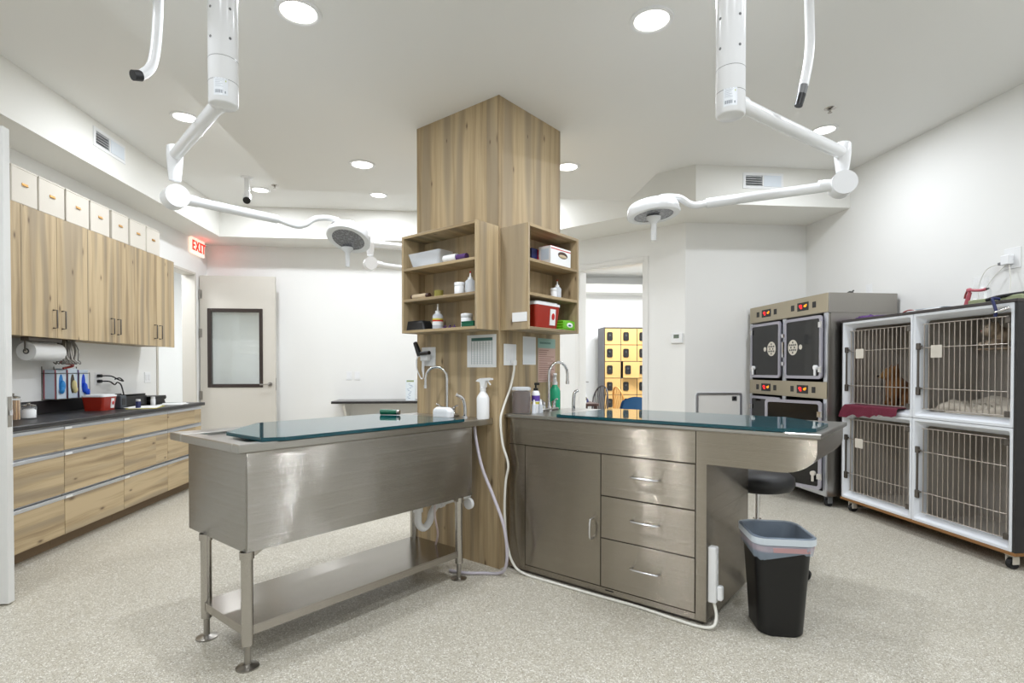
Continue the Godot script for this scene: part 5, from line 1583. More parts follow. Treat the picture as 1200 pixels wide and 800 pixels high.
func build_recovery_unit() -> void:
	var st: Material = mats["dull_steel"]
	var t := thing("recovery_unit", "stainless steel animal recovery unit with smoked doors and lit displays", "recovery unit", Vector3(3.3, 0, -5.215), TO_ROOM)
	var hw := 0.645
	part(t, "end_panel", mb().ext(hw - 0.02, hw, 0.1, 1.745, -0.68, -0.006, 0.002), st)
	part(t, "end_panel", mb().ext(-hw, -hw + 0.02, 0.1, 1.745, -0.68, -0.006, 0.002), st)
	part(t, "back_panel", mb().ext(-hw + 0.02, hw - 0.02, 0.1, 1.745, -0.68, -0.67), mats["cage_black"])
	part(t, "control_housing", mb().ext(-hw, hw, 1.75, 1.93, -0.67, -0.006, 0.003), st)
	for y in [0.1, 0.985]:
		part(t, "cell_floor", mb().ext(-hw + 0.02, hw - 0.02, y, y + 0.02, -0.67, -0.012), mats["cage_black"])
	part(t, "divider", mb().ext(-0.012, 0.012, 0.12, 1.745, -0.67, -0.012), mats["cage_black"])
	# face frame
	part(t, "post", mb().ext(-hw, -hw + 0.05, 0.1, 1.75, -0.006, 0.006, 0.002), mats["aluminium"])
	part(t, "post", mb().ext(hw - 0.05, hw, 0.1, 1.75, -0.006, 0.006, 0.002), mats["aluminium"])
	part(t, "post", mb().ext(-0.03, 0.03, 0.1, 1.75, -0.006, 0.006, 0.002), mats["aluminium"])
	part(t, "rail", mb().ext(-hw + 0.05, hw - 0.05, 0.1, 0.14, -0.006, 0.006, 0.002), mats["aluminium"])
	for strip in [[1.755, 1.928], [0.975, 1.13]]:
		var y0: float = strip[0]
		var y1: float = strip[1]
		var p := part(t, "control_panel", mb().ext(-hw, hw, y0, y1, -0.004, 0.009, 0.003), mats["champagne"] if mats.has("champagne") else mat("champagne", Color(0.72, 0.68, 0.60), 0.35, 1.0))
		var yc := (y0 + y1) / 2
		for x in [-0.32, 0.3]:
			part(p, "display", mb().ext(x - 0.085, x + 0.085, yc - 0.04, yc + 0.04, 0.009, 0.0115, 0.002), mats["black_plastic"], "black display")
			part(p, "red_readout", mb().ball(Vector3(x - 0.035, yc + 0.008, 0.0115), Vector3(0.025, 0.014, 0.002), 10).ball(Vector3(x - 0.025, yc - 0.012, 0.0115), Vector3(0.018, 0.009, 0.002), 10), glow("display_red", Color(1.0, 0.12, 0.16), 0.8), "lit red readout")
			part(p, "amber_readout", mb().ball(Vector3(x + 0.035, yc + 0.002, 0.0115), Vector3(0.022, 0.012, 0.002), 10).ball(Vector3(x + 0.05, yc + 0.012, 0.0115), Vector3(0.012, 0.008, 0.002), 10), glow("display_amber", Color(1.0, 0.62, 0.06), 0.8), "lit amber readout")
			for s in [-0.16, 0.165]:
				part(p, "button", mb().ext(x + s - 0.026, x + s + 0.026, yc - 0.028, yc + 0.028, 0.009, 0.011, 0.002), mats["cage_black"], "dark square button")
	# upper doors closed, lower right door ajar
	for d in [[-1, 1.155, 1.735, 0.0], [1, 1.155, 1.735, 0.0], [-1, 0.15, 0.955, 0.0], [1, 0.15, 0.955, 26.0]]:
		var s: int = d[0]
		var w := 0.555
		var pivot := Node3D.new()
		pivot.name = "door"
		t.add_child(pivot, true)
		var hinge_x := (hw - 0.05) * s if d[3] > 0.0 or true else 0.0
		pivot.position = Vector3(hinge_x, d[1], 0.012)
		pivot.rotation.y = deg_to_rad(-d[3] * -s) if d[3] > 0.0 else 0.0
		var x0 := -w if s > 0 else 0.0
		var x1 := 0.0 if s > 0 else w
		var hh: float = d[2] - d[1]
		part(pivot, "door_frame", ring_frame(x0, x1, 0, hh, 0.028, 0.0, 0.018), mats["lilac_grey"] if mats.has("lilac_grey") else mat("lilac_grey", rgb8(170, 168, 178), 0.3, 0.3), "pale rounded frame")
		part(pivot, "pane", mb().ext(x0 + 0.02, x1 - 0.02, 0.02, hh - 0.02, 0.006, 0.011), mats["smoked_pane"], "smoked dark pane")
		if d[1] > 1.0:
			var cx: float = x0 + (0.40 if s < 0 else 0.13)
			var cy := hh * 0.52
			part(pivot, "speaker_grille", mb().cyl(Vector3(cx, cy, 0.011), Vector3(cx, cy, 0.0135), 0.075, 0.075, 28), mats["card_white"], "white round grille")
			for k in 12:
				var a := TAU * k / 12.0
				var rr := 0.05 if k % 2 else 0.028
				part(pivot, "grille_hole_shade", mb().cyl(Vector3(cx + rr * cos(a), cy + rr * sin(a), 0.0135), Vector3(cx + rr * cos(a), cy + rr * sin(a), 0.0142), 0.0105, 0.0105, 8), mats["cage_black"])  # black discs laid on the grille paint the shade of its holes
			part(pivot, "port", mb().cyl(Vector3(cx - 0.12 * s * -1.0, cy, 0.011), Vector3(cx - 0.12 * s * -1.0, cy, 0.014), 0.024, 0.024, 18), mats["card_white"], "small white port")
		var lx := x1 - 0.07 if s > 0 else x0 + 0.07
		part(pivot, "latch", mb().cyl(Vector3(lx, hh * 0.18, 0.011), Vector3(lx, hh * 0.18, 0.035), 0.022, 0.022, 16).ext(lx - 0.011, lx + 0.011, hh * 0.18 - 0.075, hh * 0.18, 0.022, 0.036, 0.004), mats["white_enamel"] if d[1] > 1.0 else mats["card_white"], "white turn latch")
		for y in [hh * 0.15, hh * 0.85]:
			part(pivot, "hinge", mb().cyl(Vector3(0, y - 0.03, 0.018), Vector3(0, y + 0.03, 0.018), 0.008, 0.008, 8).ext(minf(0.0, 0.04 * -s), maxf(0.0, 0.04 * -s), y - 0.025, y + 0.025, 0.018, 0.021), mats["chrome"])
	part(t, "latch_strip", mb().ext(-0.02, 0.02, 1.28, 1.32, 0.006, 0.03, 0.003).ext(-0.02, 0.02, 1.56, 1.6, 0.006, 0.03, 0.003).ext(-0.012, 0.012, 1.36, 1.52, 0.006, 0.03, 0.004), mats["chrome"])
	for x in [-hw + 0.06, hw - 0.06]:
		for z in [-0.06, -0.6]:
			caster(t, x, z, 0.1, mats["grey_plastic"])
	# top box set back on the near end
	part(t, "top_lip", mb().ext(hw, hw + 0.006, 1.60, 1.75, -0.66, -0.02), st)
	var cl := thing("black_clip", "small black spring clip on top of the recovery unit", "clip", Vector3(3.62, 1.9305, -4.72), 0.4)
	part(cl, "jaw", mb().tube([Vector3(-0.05, 0.008, 0), Vector3(0, 0.03, 0), Vector3(0.05, 0.022, 0)], 0.008, 8, 4), mats["black_plastic"])
	part(cl, "jaw", mb().tube([Vector3(-0.03, 0.006, 0.01), Vector3(0, 0.015, 0.005), Vector3(0.06, 0.045, 0)], 0.007, 8, 4), mats["black_plastic"])


func build_cages() -> void:
	var t := thing("cage_bank", "wheeled bank of four white-framed animal cages with wire doors", "cage", Vector3(3.4, 0, -3.765), TO_ROOM)
	var hw := 0.765
	var D := 0.57
	var dark: Material = mats["cage_black"]
	part(t, "side_panel", mb().ext(hw - 0.02, hw, 0.115, 1.655, -D, 0.0, 0.002), dark)
	part(t, "side_panel", mb().ext(-hw, -hw + 0.012, 0.115, 1.655, -D, 0.0, 0.002), dark)
	part(t, "top_panel", mb().ext(-hw, hw, 1.656, 1.676, -D, 0.004, 0.002), mat("cage_top", rgb8(58, 52, 50), 0.5))
	part(t, "back_panel", mb().ext(-hw + 0.012, hw - 0.02, 0.115, 1.655, -D, -D + 0.008), dark)
	part(t, "base_board", mb().ext(-hw, hw, 0.094, 0.114, -D, 0.002, 0.002), mat("ply_edge", rgb8(140, 98, 52), 0.6), "brown plywood base edge")
	for x in [-hw + 0.09, hw - 0.06]:
		for z in [-0.05, -D + 0.07]:
			caster(t, x, z, 0.094, mats["card_white"])
	var bar := mb().cyl(Vector3(0, 0, 0), Vector3(0, 0.622, 0), 0.0042, 0.0042, 8).mesh()
	var cells := [[-0.753, -0.004, 0.116, 0.878], [-0.004, 0.745, 0.116, 0.878], [-0.753, -0.004, 0.882, 1.654], [-0.004, 0.745, 0.882, 1.654]]
	for k in 4:
		var x0: float = cells[k][0] + 0.002
		var x1: float = cells[k][1] - 0.002
		var y0: float = cells[k][2]
		var y1: float = cells[k][3]
		part(t, "cell_frame", cell_front(x0, x1, y0, y1), mats["cage_white"], "white moulded front frame")
		part(t, "cell_lining", mb().ext(x0, x0 + 0.006, y0, y1, -D + 0.01, -0.03).ext(x1 - 0.006, x1, y0, y1, -D + 0.01, -0.03).ext(x0 + 0.006, x1 - 0.006, y0, y0 + 0.01, -D + 0.01, -0.03).ext(x0 + 0.006, x1 - 0.006, y1 - 0.01, y1, -D + 0.01, -0.03).ext(x0 + 0.006, x1 - 0.006, y0 + 0.01, y1 - 0.01, -D + 0.009, -D + 0.015), mats["cage_inside"])
		var door := Node3D.new()
		door.name = "wire_door"
		t.add_child(door, true)
		var bx0 := x0 + 0.068
		var bx1 := x1 - 0.06
		door.position = Vector3(bx0, y0 + 0.07, -0.03)
		var dw := bx1 - bx0
		var n := 16
		for i in n:
			part(door, "bar", bar, mats["wire_steel"] if mats.has("wire_steel") else mat("wire_steel", Color(0.74, 0.71, 0.68), 0.3, 1.0), "", Vector3(dw * i / (n - 1.0), 0.0, 0))
		for y in [0.0, 0.15, 0.45, 0.622]:
			part(door, "cross_wire", mb().cyl(Vector3(-0.006 if y in [0.0, 0.622] else -0.03, y, 0.006), Vector3(dw + 0.004, y, 0.006), 0.0036, 0.0036, 8), mats["wire_steel"])
		part(door, "latch_rod", mb().ext(-0.052, -0.028, 0.15, 0.45, 0.010, 0.020, 0.003).ext(-0.058, -0.018, 0.10, 0.16, 0.008, 0.026, 0.004).ext(-0.058, -0.018, 0.435, 0.485, 0.008, 0.026, 0.004).cyl(Vector3(-0.07, 0.46, 0.018), Vector3(0.0, 0.46, 0.018), 0.005, 0.005, 8).cyl(Vector3(-0.07, 0.15, 0.018), Vector3(0.0, 0.15, 0.018), 0.005, 0.005, 8), mats["dark_steel"], "dark metal latch")
		for y in [0.01, 0.60]:
			part(door, "hinge_clip", mb().ext(dw - 0.012, dw + 0.022, y - 0.02, y + 0.02, 0.006, 0.016, 0.003), mats["dark_steel"])
		if k != 1:
			var cw := 0.085
			part(door, "card_holder", mb().ext(0.065, 0.065 + cw + 0.006, 0.385 if k != 3 else 0.375, 0.465, 0.007, 0.010), mats["card_white"], "cream record card")
	# shelf for the cat in the upper near cage
	part(t, "perch", mb().ext(0.30, 0.733, 1.375, 1.388, -D + 0.015, -0.2, 0.004), mat("perch_tan", rgb8(150, 132, 112), 0.7), "tan resting shelf")


func cloth(x0: float, x1: float, z0: float, z1: float, y: float, lump: float, seed_no: int, freq: float, nx := 34, nz := 20, thick := 0.02) -> MB:
	var no := FastNoiseLite.new()
	no.seed = seed_no
	no.frequency = freq
	no.fractal_octaves = 2
	var rows := []
	for i in nz + 1:
		var line := []
		for j in nx + 1:
			var u := float(j) / nx
			var w := float(i) / nz
			var x := lerpf(x0, x1, u)
			var z := lerpf(z0, z1, w)
			var e := minf(minf(u, 1.0 - u), minf(w, 1.0 - w)) * 6.0
			var f := clampf(e, 0.0, 1.0)
			var hgt := thick + lump * (0.5 + 0.5 * no.get_noise_2d(x, z)) + 0.3 * lump * absf(no.get_noise_2d(x * 2.3 + 9.0, z * 2.3))
			line.append(Vector3(x + 0.012 * no.get_noise_2d(z * 2.0, 5.0), y + hgt * sqrt(f), z + 0.012 * no.get_noise_2d(x * 2.0, 25.0)))
		rows.append(line)
	return mb().sheet(rows, false, true)


func build_cage_contents() -> void:
	# maroon blanket in the upper far cage, one edge hanging out under the door
	var a := thing("blanket", "maroon fleece blanket spilling from the upper cage with the dog", "blanket", Vector3(3.4, 0.893, -3.765), TO_ROOM, "cage blankets")
	part(a, "bed", cloth(-0.72, -0.045, -0.53, -0.085, 0.0, 0.022, 3, 7.0), mats["maroon_fleece"])
	var rows := []
	var no := FastNoiseLite.new()
	no.seed = 6
	no.frequency = 6.0
	for i in 9:
		var w := i / 8.0
		var line := []
		for j in 27:
			var u := j / 26.0
			var x := lerpf(-0.69, -0.12, u)
			var drop := 0.075 * clampf(1.15 - u * 0.55 + 0.35 * no.get_noise_1d(u), 0.2, 1.2)
			var wav := 0.012 * no.get_noise_2d(x * 2.0, w)
			var k := clampf((w - 0.45) / 0.55, 0.0, 1.0)
			line.append(Vector3(x - 0.07 * k * (1.0 - u), 0.049 - 0.006 * w - drop * 1.25 * k * k, lerpf(-0.10, 0.014, minf(w / 0.5, 1.0)) + 0.012 * k + (absf(wav) if w > 0.5 else 0.0)))
		rows.append(line)
	part(a, "overhang", mb().sheet(rows, false, true), mats["maroon_fleece"])
	var b := thing("blanket", "chunky cream blanket bunched in the upper cage under the cat", "blanket", Vector3(3.4, 0.893, -3.765), TO_ROOM, "cage blankets")
	var m := cloth(0.07, 0.70, -0.5, -0.085, 0.0, 0.10, 17, 11.0, 60, 34, 0.03)
	part(b, "bed", m, mats["cream_fleece"])
	for k in 4:
		var pts := []
		for j in 9:
			var u := j / 8.0
			pts.append(Vector3(lerpf(0.11, 0.66, u), 0.06 + 0.03 * k * 0.5 + 0.022 * sin(u * 9.0 + k * 1.7), -0.135 - 0.085 * k + 0.012 * sin(u * 14.0 + k)))
		part(b, "fold", mb().tube(pts, 0.038, 12, 5), mats["cream_fleece"])
	part(b, "corner", mb().at(Vector3(0.12, 0.062, -0.11), Basis(Vector3.RIGHT, 0.25)).prism(PackedVector2Array([Vector2(-0.05, 0.03), Vector2(0.05, 0.0), Vector2(0.02, 0.05), Vector2(-0.02, -0.04)]), 1, 0.0, 0.006), mats["cream_fleece"])
	# things standing on the cages
	var y := 1.6765
	var p := thing("folded_cloth", "purple cloth lying on top of the far cage", "cloth", Vector3(3.56, y, -4.40), TO_ROOM)
	part(p, "cloth", cloth(-0.1, 0.09, -0.06, 0.06, 0.0, 0.03, 21, 14.0, 24, 16, 0.012), mats["purple_fleece"])
	part(p, "edge", mb().tube([Vector3(0.05, 0.012, 0.0), Vector3(0.12, 0.012, 0.02), Vector3(0.19, 0.011, 0.0)], 0.01, 8, 4), mats["purple_fleece"])
	var l := thing("leash", "looped reddish leash lying on top of the cages", "leash", Vector3(3.62, y, -4.05), TO_ROOM)
	part(l, "loop", mb().tube([Vector3(-0.07, 0.007, 0), Vector3(-0.04, 0.03, 0.01), Vector3(0.01, 0.04, 0), Vector3(0.05, 0.025, -0.01), Vector3(0.06, 0.007, -0.01)], 0.006, 8, 5), mat("leash_red", rgb8(150, 70, 66), 0.8))
	part(l, "strap", mb().ext(-0.14, -0.06, 0.0, 0.006, -0.01, 0.012, 0.002), mats["leash_red"])
	var pp := thing("paper_stack", "flat white stack of papers on top of the cages", "papers", Vector3(3.62, y, -3.80), TO_ROOM)
	part(pp, "stack", mb().ext(-0.16, 0.12, 0, 0.022, -0.1, 0.1, 0.002), mats["paper"])
	part(pp, "top_sheet", mb().at(Vector3(0.03, 0.0245, 0), Basis(Vector3.UP, 0.15)).box(Vector3.ZERO, Vector3(0.24, 0.003, 0.19)), mats["card_print"])
	var jarx := thing("clear_cylinder", "tall clear plastic cylinder standing on top of the cages", "container", Vector3(3.80, y, -3.62), TO_ROOM)
	part(jarx, "body", mb().lathe([Vector2(0, 0.0), Vector2(0.06, 0.0), Vector2(0.06, 0.14), Vector2(0.045, 0.16), Vector2(0.045, 0.24)], 24), mats["clear_plastic"])
	var g := thing("spray_gun", "pink plastic trigger spray gun standing on top of the cages", "spray gun", Vector3(3.58, y, -3.46), TO_ROOM)
	part(g, "grip", mb().tube([Vector3(-0.06, 0.0, 0), Vector3(-0.045, 0.06, 0), Vector3(-0.03, 0.105, 0)], 0.017, 12, 4, 0.012), mats["pink_plastic"])
	part(g, "barrel", mb().tube([Vector3(-0.05, 0.125, 0), Vector3(-0.02, 0.118, 0), Vector3(0.05, 0.108, 0), Vector3(0.09, 0.112, 0)], 0.010, 10, 3).ball(Vector3(-0.035, 0.12, 0), Vector3(0.022, 0.016, 0.012), 12), mats["pink_plastic"])
	part(g, "trigger", mb().tube([Vector3(-0.05, 0.12, 0), Vector3(-0.065, 0.09, 0), Vector3(-0.07, 0.065, 0)], 0.006, 8, 3), mats["leash_red"])
	part(g, "nozzle", mb().cyl(Vector3(0.09, 0.112, 0), Vector3(0.105, 0.113, 0), 0.008, 0.006, 10), mats["dark_grey"])
	var vs := thing("white_peg", "small white peg standing on the green tray above the cages", "peg", Vector3(3.56, y + 0.034, -3.36), TO_ROOM)
	part(vs, "peg", mb().lathe([Vector2(0, 0), Vector2(0.02, 0.0), Vector2(0.02, 0.006), Vector2(0.009, 0.012), Vector2(0.007, 0.055), Vector2(0, 0.058)], 14), mats["white_enamel"])
	var gt := thing("green_tray", "olive green tray with black cable on top of the near cage", "tray", Vector3(3.58, y, -3.21), TO_ROOM)
	part(gt, "tray", mb().ext(-0.19, 0.17, 0, 0.034, -0.11, 0.11, 0.005), mat("olive_plastic", rgb8(150, 158, 122), 0.6))
	part(gt, "cable", mb().tube([Vector3(-0.05, 0.02, 0.115), Vector3(0.02, 0.03, 0.12), Vector3(0.1, 0.036, 0.1), Vector3(0.17, 0.042, 0.06)], 0.011, 8, 5), mats["black_rubber"])
	var bc := thing("blue_clip", "navy blue lead clipped on the near cage's top corner", "lead", Vector3(3.385, 1.52, -3.10), TO_ROOM)
	part(bc, "strap", mb().tube([Vector3(-0.02, 0.165, -0.02), Vector3(-0.025, 0.168, 0.022), Vector3(-0.012, 0.13, 0.026), Vector3(0.0, 0.09, 0.026), Vector3(-0.003, 0.05, 0.026)], 0.009, 8, 4), mats["navy"])
	part(bc, "snap", mb().tube([Vector3(0.0, 0.08, 0.03), Vector3(0.05, 0.09, 0.03), Vector3(0.09, 0.10, 0.03)], 0.008, 8, 3), mats["chrome"])
	# outlet on the wall
	var o := thing("outlet", "white wall outlet with chargers and thin cables above the cages", "outlet", Vector3(X_RIGHT, 1.97, -3.57), TO_ROOM)
	part(o, "plate", mb().ext(-0.06, 0.06, 0, 0.15, 0, 0.006, 0.002), mats["white_plastic"])
	part(o, "charger", mb().ext(-0.05, 0.015, 0.03, 0.10, 0.006, 0.05, 0.005), mats["white_enamel"])
	part(o, "plug", mb().ext(-0.075, -0.045, 0.035, 0.055, 0.02, 0.045, 0.004), mats["grey_plastic"], "grey plug")
	part(o, "cord", mb().tube([Vector3(-0.07, 0.045, 0.03), Vector3(-0.16, 0.02, 0.04), Vector3(-0.21, -0.1, 0.05), Vector3(-0.19, -0.292, 0.07)], 0.003, 6, 6), mats["cord_white"])
	part(o, "cord", mb().tube([Vector3(0.0, 0.03, 0.03), Vector3(0.03, -0.1, 0.05), Vector3(0.06, -0.25, 0.1), Vector3(0.08, -0.292, 0.14)], 0.003, 6, 6), mats["cord_white"])
	part(o, "cord", mb().tube([Vector3(-0.02, 0.03, 0.03), Vector3(-0.1, -0.04, 0.04), Vector3(-0.17, -0.16, 0.05), Vector3(-0.15, -0.292, 0.06)], 0.0025, 6, 6), mats["cord_white"])
	var o2 := thing("outlet", "plain white wall outlet just above the recovery unit", "outlet", Vector3(X_RIGHT, 1.95, -4.95), TO_ROOM)
	part(o2, "plate", mb().ext(-0.04, 0.04, 0, 0.12, 0, 0.006, 0.002), mats["white_plastic"])
	part(o2, "socket", mb().ext(-0.018, 0.018, 0.025, 0.095, 0.006, 0.0075), mats["white_enamel"])


# ---------------------------------------------------------------- animals: tapered bones joined into one skin
func skin(bones: Array, cell: float, k: float, tint: Callable) -> MB:
	var lo := Vector3.ONE * 1e9
	var hi := -lo
	for b in bones:
		for e in [[b[0], b[2]], [b[1], b[3]]]:
			lo = lo.min((e[0] as Vector3) - Vector3.ONE * (e[1] + cell * 2.0))
			hi = hi.max((e[0] as Vector3) + Vector3.ONE * (e[1] + cell * 2.0))
	var nx := int((hi.x - lo.x) / cell) + 2
	var ny := int((hi.y - lo.y) / cell) + 2
	var nz := int((hi.z - lo.z) / cell) + 2
	var f := PackedFloat32Array()
	f.resize(nx * ny * nz)
	var field := func(p: Vector3) -> float:
		var s := 0.0
		for b in bones:
			var a: Vector3 = b[0]
			var ab: Vector3 = b[1] - a
			var t := clampf((p - a).dot(ab) / maxf(ab.length_squared(), 1e-9), 0.0, 1.0)
			s += exp(-(p.distance_to(a + ab * t) - lerpf(b[2], b[3], t)) / k)
		return -k * log(maxf(s, 1e-30))
	for z in nz:
		for y in ny:
			for x in nx:
				f[x + nx * (y + ny * z)] = field.call(lo + Vector3(x, y, z) * cell)
	var idx := {}
	var pos := PackedVector3Array()
	var corners := [Vector3i(0, 0, 0), Vector3i(1, 0, 0), Vector3i(0, 1, 0), Vector3i(1, 1, 0), Vector3i(0, 0, 1), Vector3i(1, 0, 1), Vector3i(0, 1, 1), Vector3i(1, 1, 1)]
	var edges := [[0, 1], [2, 3], [4, 5], [6, 7], [0, 2], [1, 3], [4, 6], [5, 7], [0, 4], [1, 5], [2, 6], [3, 7]]
	for z in nz - 1:
		for y in ny - 1:
			for x in nx - 1:
				var val := []
				var mask := 0
				for c in 8:
					var q: Vector3i = corners[c]
					var s := f[x + q.x + nx * (y + q.y + ny * (z + q.z))]
					val.append(s)
					if s < 0.0:
						mask |= 1 << c
				if mask == 0 or mask == 255:
					continue
				var sum := Vector3.ZERO
				var cnt := 0
				for e in edges:
					var s0: float = val[e[0]]
					var s1: float = val[e[1]]
					if (s0 < 0.0) != (s1 < 0.0):
						sum += Vector3(corners[e[0]]).lerp(Vector3(corners[e[1]]), s0 / (s0 - s1))
						cnt += 1
				idx[Vector3i(x, y, z)] = pos.size()
				pos.append(lo + (Vector3(x, y, z) + sum / cnt) * cell)
	var nor := PackedVector3Array()
	for p in pos:
		var e := cell * 0.5
		nor.append(Vector3(field.call(p + Vector3(e, 0, 0)) - field.call(p - Vector3(e, 0, 0)), field.call(p + Vector3(0, e, 0)) - field.call(p - Vector3(0, e, 0)), field.call(p + Vector3(0, 0, e)) - field.call(p - Vector3(0, 0, e))).normalized())
	var m := mb()
	for z in range(1, nz - 1):
		for y in range(1, ny - 1):
			for x in range(1, nx - 1):
				var s0 := f[x + nx * (y + ny * z)]
				for ax in 3:
					var q := Vector3i(x, y, z)
					q[ax] += 1
					var s1 := f[q.x + nx * (q.y + ny * q.z)]
					if (s0 < 0.0) == (s1 < 0.0):
						continue
					var u := Vector3i.ZERO
					var w := Vector3i.ZERO
					u[(ax + 1) % 3] = 1
					w[(ax + 2) % 3] = 1
					var o := Vector3i(x, y, z)
					var ids := [idx.get(o - u - w, -1), idx.get(o - w, -1), idx.get(o, -1), idx.get(o - u, -1)]
					if -1 in ids:
						continue
					m.quad_s(pos[ids[0]], pos[ids[1]], pos[ids[2]], pos[ids[3]], nor[ids[0]], nor[ids[1]], nor[ids[2]], nor[ids[3]])
	for p in m.v:
		m.col.append(tint.call(p))
	return m


func build_animals() -> void:
	var fur := mat("fur", Color(1, 1, 1), 0.9)
	fur.vertex_color_use_as_albedo = true
	fur.rim_enabled = true
	fur.rim = 0.3
	# small orange dog sitting in the upper far cage; local x is its forward, base at its feet
	var d := thing("dog", "small orange-brown dog sitting in the upper cage on a maroon blanket", "dog", Vector3(3.66, 0.945, -4.22), PI - 0.25)
	var bones := []
	var V := func(x: float, y: float, z: float) -> Vector3: return Vector3(x, y, z)
	bones.append([V.call(-0.13, 0.075, 0), V.call(0.0, 0.16, 0), 0.075, 0.068])          # trunk
	bones.append([V.call(0.0, 0.16, 0), V.call(0.02, 0.11, 0), 0.066, 0.05])              # chest
	bones.append([V.call(0.0, 0.175, 0), V.call(0.035, 0.245, 0), 0.048, 0.042])          # neck
	bones.append([V.call(0.035, 0.262, 0), V.call(0.05, 0.262, 0), 0.052, 0.05])          # skull
	bones.append([V.call(0.075, 0.248, 0), V.call(0.125, 0.236, 0), 0.03, 0.016])         # muzzle
	for s in [-1.0, 1.0]:
		bones.append([V.call(0.02, 0.295, 0.028 * s), V.call(0.012, 0.345, 0.046 * s), 0.022, 0.005])     # ear
		bones.append([V.call(0.02, 0.13, 0.04 * s), V.call(0.035, 0.065, 0.042 * s), 0.03, 0.018])        # foreleg
		bones.append([V.call(0.035, 0.065, 0.042 * s), V.call(0.04, 0.014, 0.042 * s), 0.016, 0.014])
		bones.append([V.call(0.04, 0.012, 0.042 * s), V.call(0.065, 0.01, 0.042 * s), 0.014, 0.012])      # paw
		bones.append([V.call(-0.12, 0.075, 0.05 * s), V.call(-0.045, 0.055, 0.075 * s), 0.055, 0.03])     # thigh
		bones.append([V.call(-0.045, 0.05, 0.075 * s), V.call(-0.085, 0.018, 0.07 * s), 0.024, 0.015])    # shank to hock
		bones.append([V.call(-0.085, 0.014, 0.07 * s), V.call(-0.015, 0.01, 0.075 * s), 0.015, 0.013])    # hind foot
	bones.append([V.call(-0.18, 0.04, 0), V.call(-0.24, 0.02, 0.06), 0.028, 0.014])                       # tail
	var tint := func(p: Vector3) -> Color:
		var c := Color(0.20, 0.085, 0.022)
		c = c.lerp(Color(0.07, 0.032, 0.015), clampf((-p.x - 0.0) * 5.0, 0.0, 0.75))
		c = c.lerp(Color(0.30, 0.17, 0.06), clampf((p.x - 0.06) * 14.0, 0.0, 0.8))
		return c
	part(d, "body", skin(bones, 0.0105, 0.011, tint), fur)
	for s in [-1.0, 1.0]:
		part(d, "eye", mb().ball(Vector3(0.085, 0.272, 0.028 * s), Vector3(0.008, 0.009, 0.008), 10), mats["smoked_pane"], "dark eye")
	part(d, "nose", mb().ball(Vector3(0.14, 0.241, 0), Vector3(0.009, 0.008, 0.01), 10), mats["black_plastic"], "black nose")
	# tabby cat lying on the perch of the upper near cage
	var c := thing("cat", "grey-brown tabby cat lying on the shelf of the upper near cage", "cat", Vector3(3.735, 1.402, -3.345), PI - 0.3)
	var cb := []
	cb.append([V.call(-0.13, 0.062, 0), V.call(0.03, 0.062, 0), 0.062, 0.056])
	cb.append([V.call(0.03, 0.07, 0), V.call(0.085, 0.095, 0), 0.045, 0.036])
	cb.append([V.call(0.105, 0.11, 0), V.call(0.115, 0.11, 0), 0.044, 0.042])
	cb.append([V.call(0.14, 0.098, 0), V.call(0.155, 0.096, 0), 0.022, 0.017])
	for s in [-1.0, 1.0]:
		cb.append([V.call(0.10, 0.14, 0.022 * s), V.call(0.098, 0.172, 0.03 * s), 0.02, 0.005])
		cb.append([V.call(0.04, 0.04, 0.04 * s), V.call(0.10, 0.018, 0.042 * s), 0.026, 0.018])
		cb.append([V.call(0.10, 0.018, 0.042 * s), V.call(0.155, 0.015, 0.036 * s), 0.017, 0.014])
		cb.append([V.call(-0.13, 0.05, 0.04 * s), V.call(-0.05, 0.03, 0.062 * s), 0.042, 0.024])
		cb.append([V.call(-0.05, 0.022, 0.062 * s), V.call(0.0, 0.016, 0.062 * s), 0.018, 0.014])
	cb.append([V.call(-0.19, 0.03, 0), V.call(-0.2, 0.02, 0.1), 0.02, 0.014])
	cb.append([V.call(-0.2, 0.02, 0.1), V.call(-0.12, 0.015, 0.13), 0.014, 0.010])
	var tabby := func(p: Vector3) -> Color:
		var stripe := 0.5 + 0.5 * sin(p.x * 170.0 + p.y * 60.0 + 2.0 * sin(p.z * 60.0))
		return Color(0.42, 0.32, 0.22).lerp(Color(0.17, 0.125, 0.085), stripe * 0.75).lerp(Color(0.6, 0.5, 0.4), clampf((p.x - 0.125) * 22.0, 0.0, 0.7))
	part(c, "body", skin(cb, 0.0095, 0.009, tabby), fur)
	for s in [-1.0, 1.0]:
		part(c, "eye", mb().ball(Vector3(0.146, 0.122, 0.019 * s), Vector3(0.006, 0.007, 0.007), 10), mats["smoked_pane"], "dark eye")
	part(c, "nose", mb().ball(Vector3(0.172, 0.103, 0), Vector3(0.004, 0.004, 0.006), 8), mats["pink_plastic"], "pink nose")


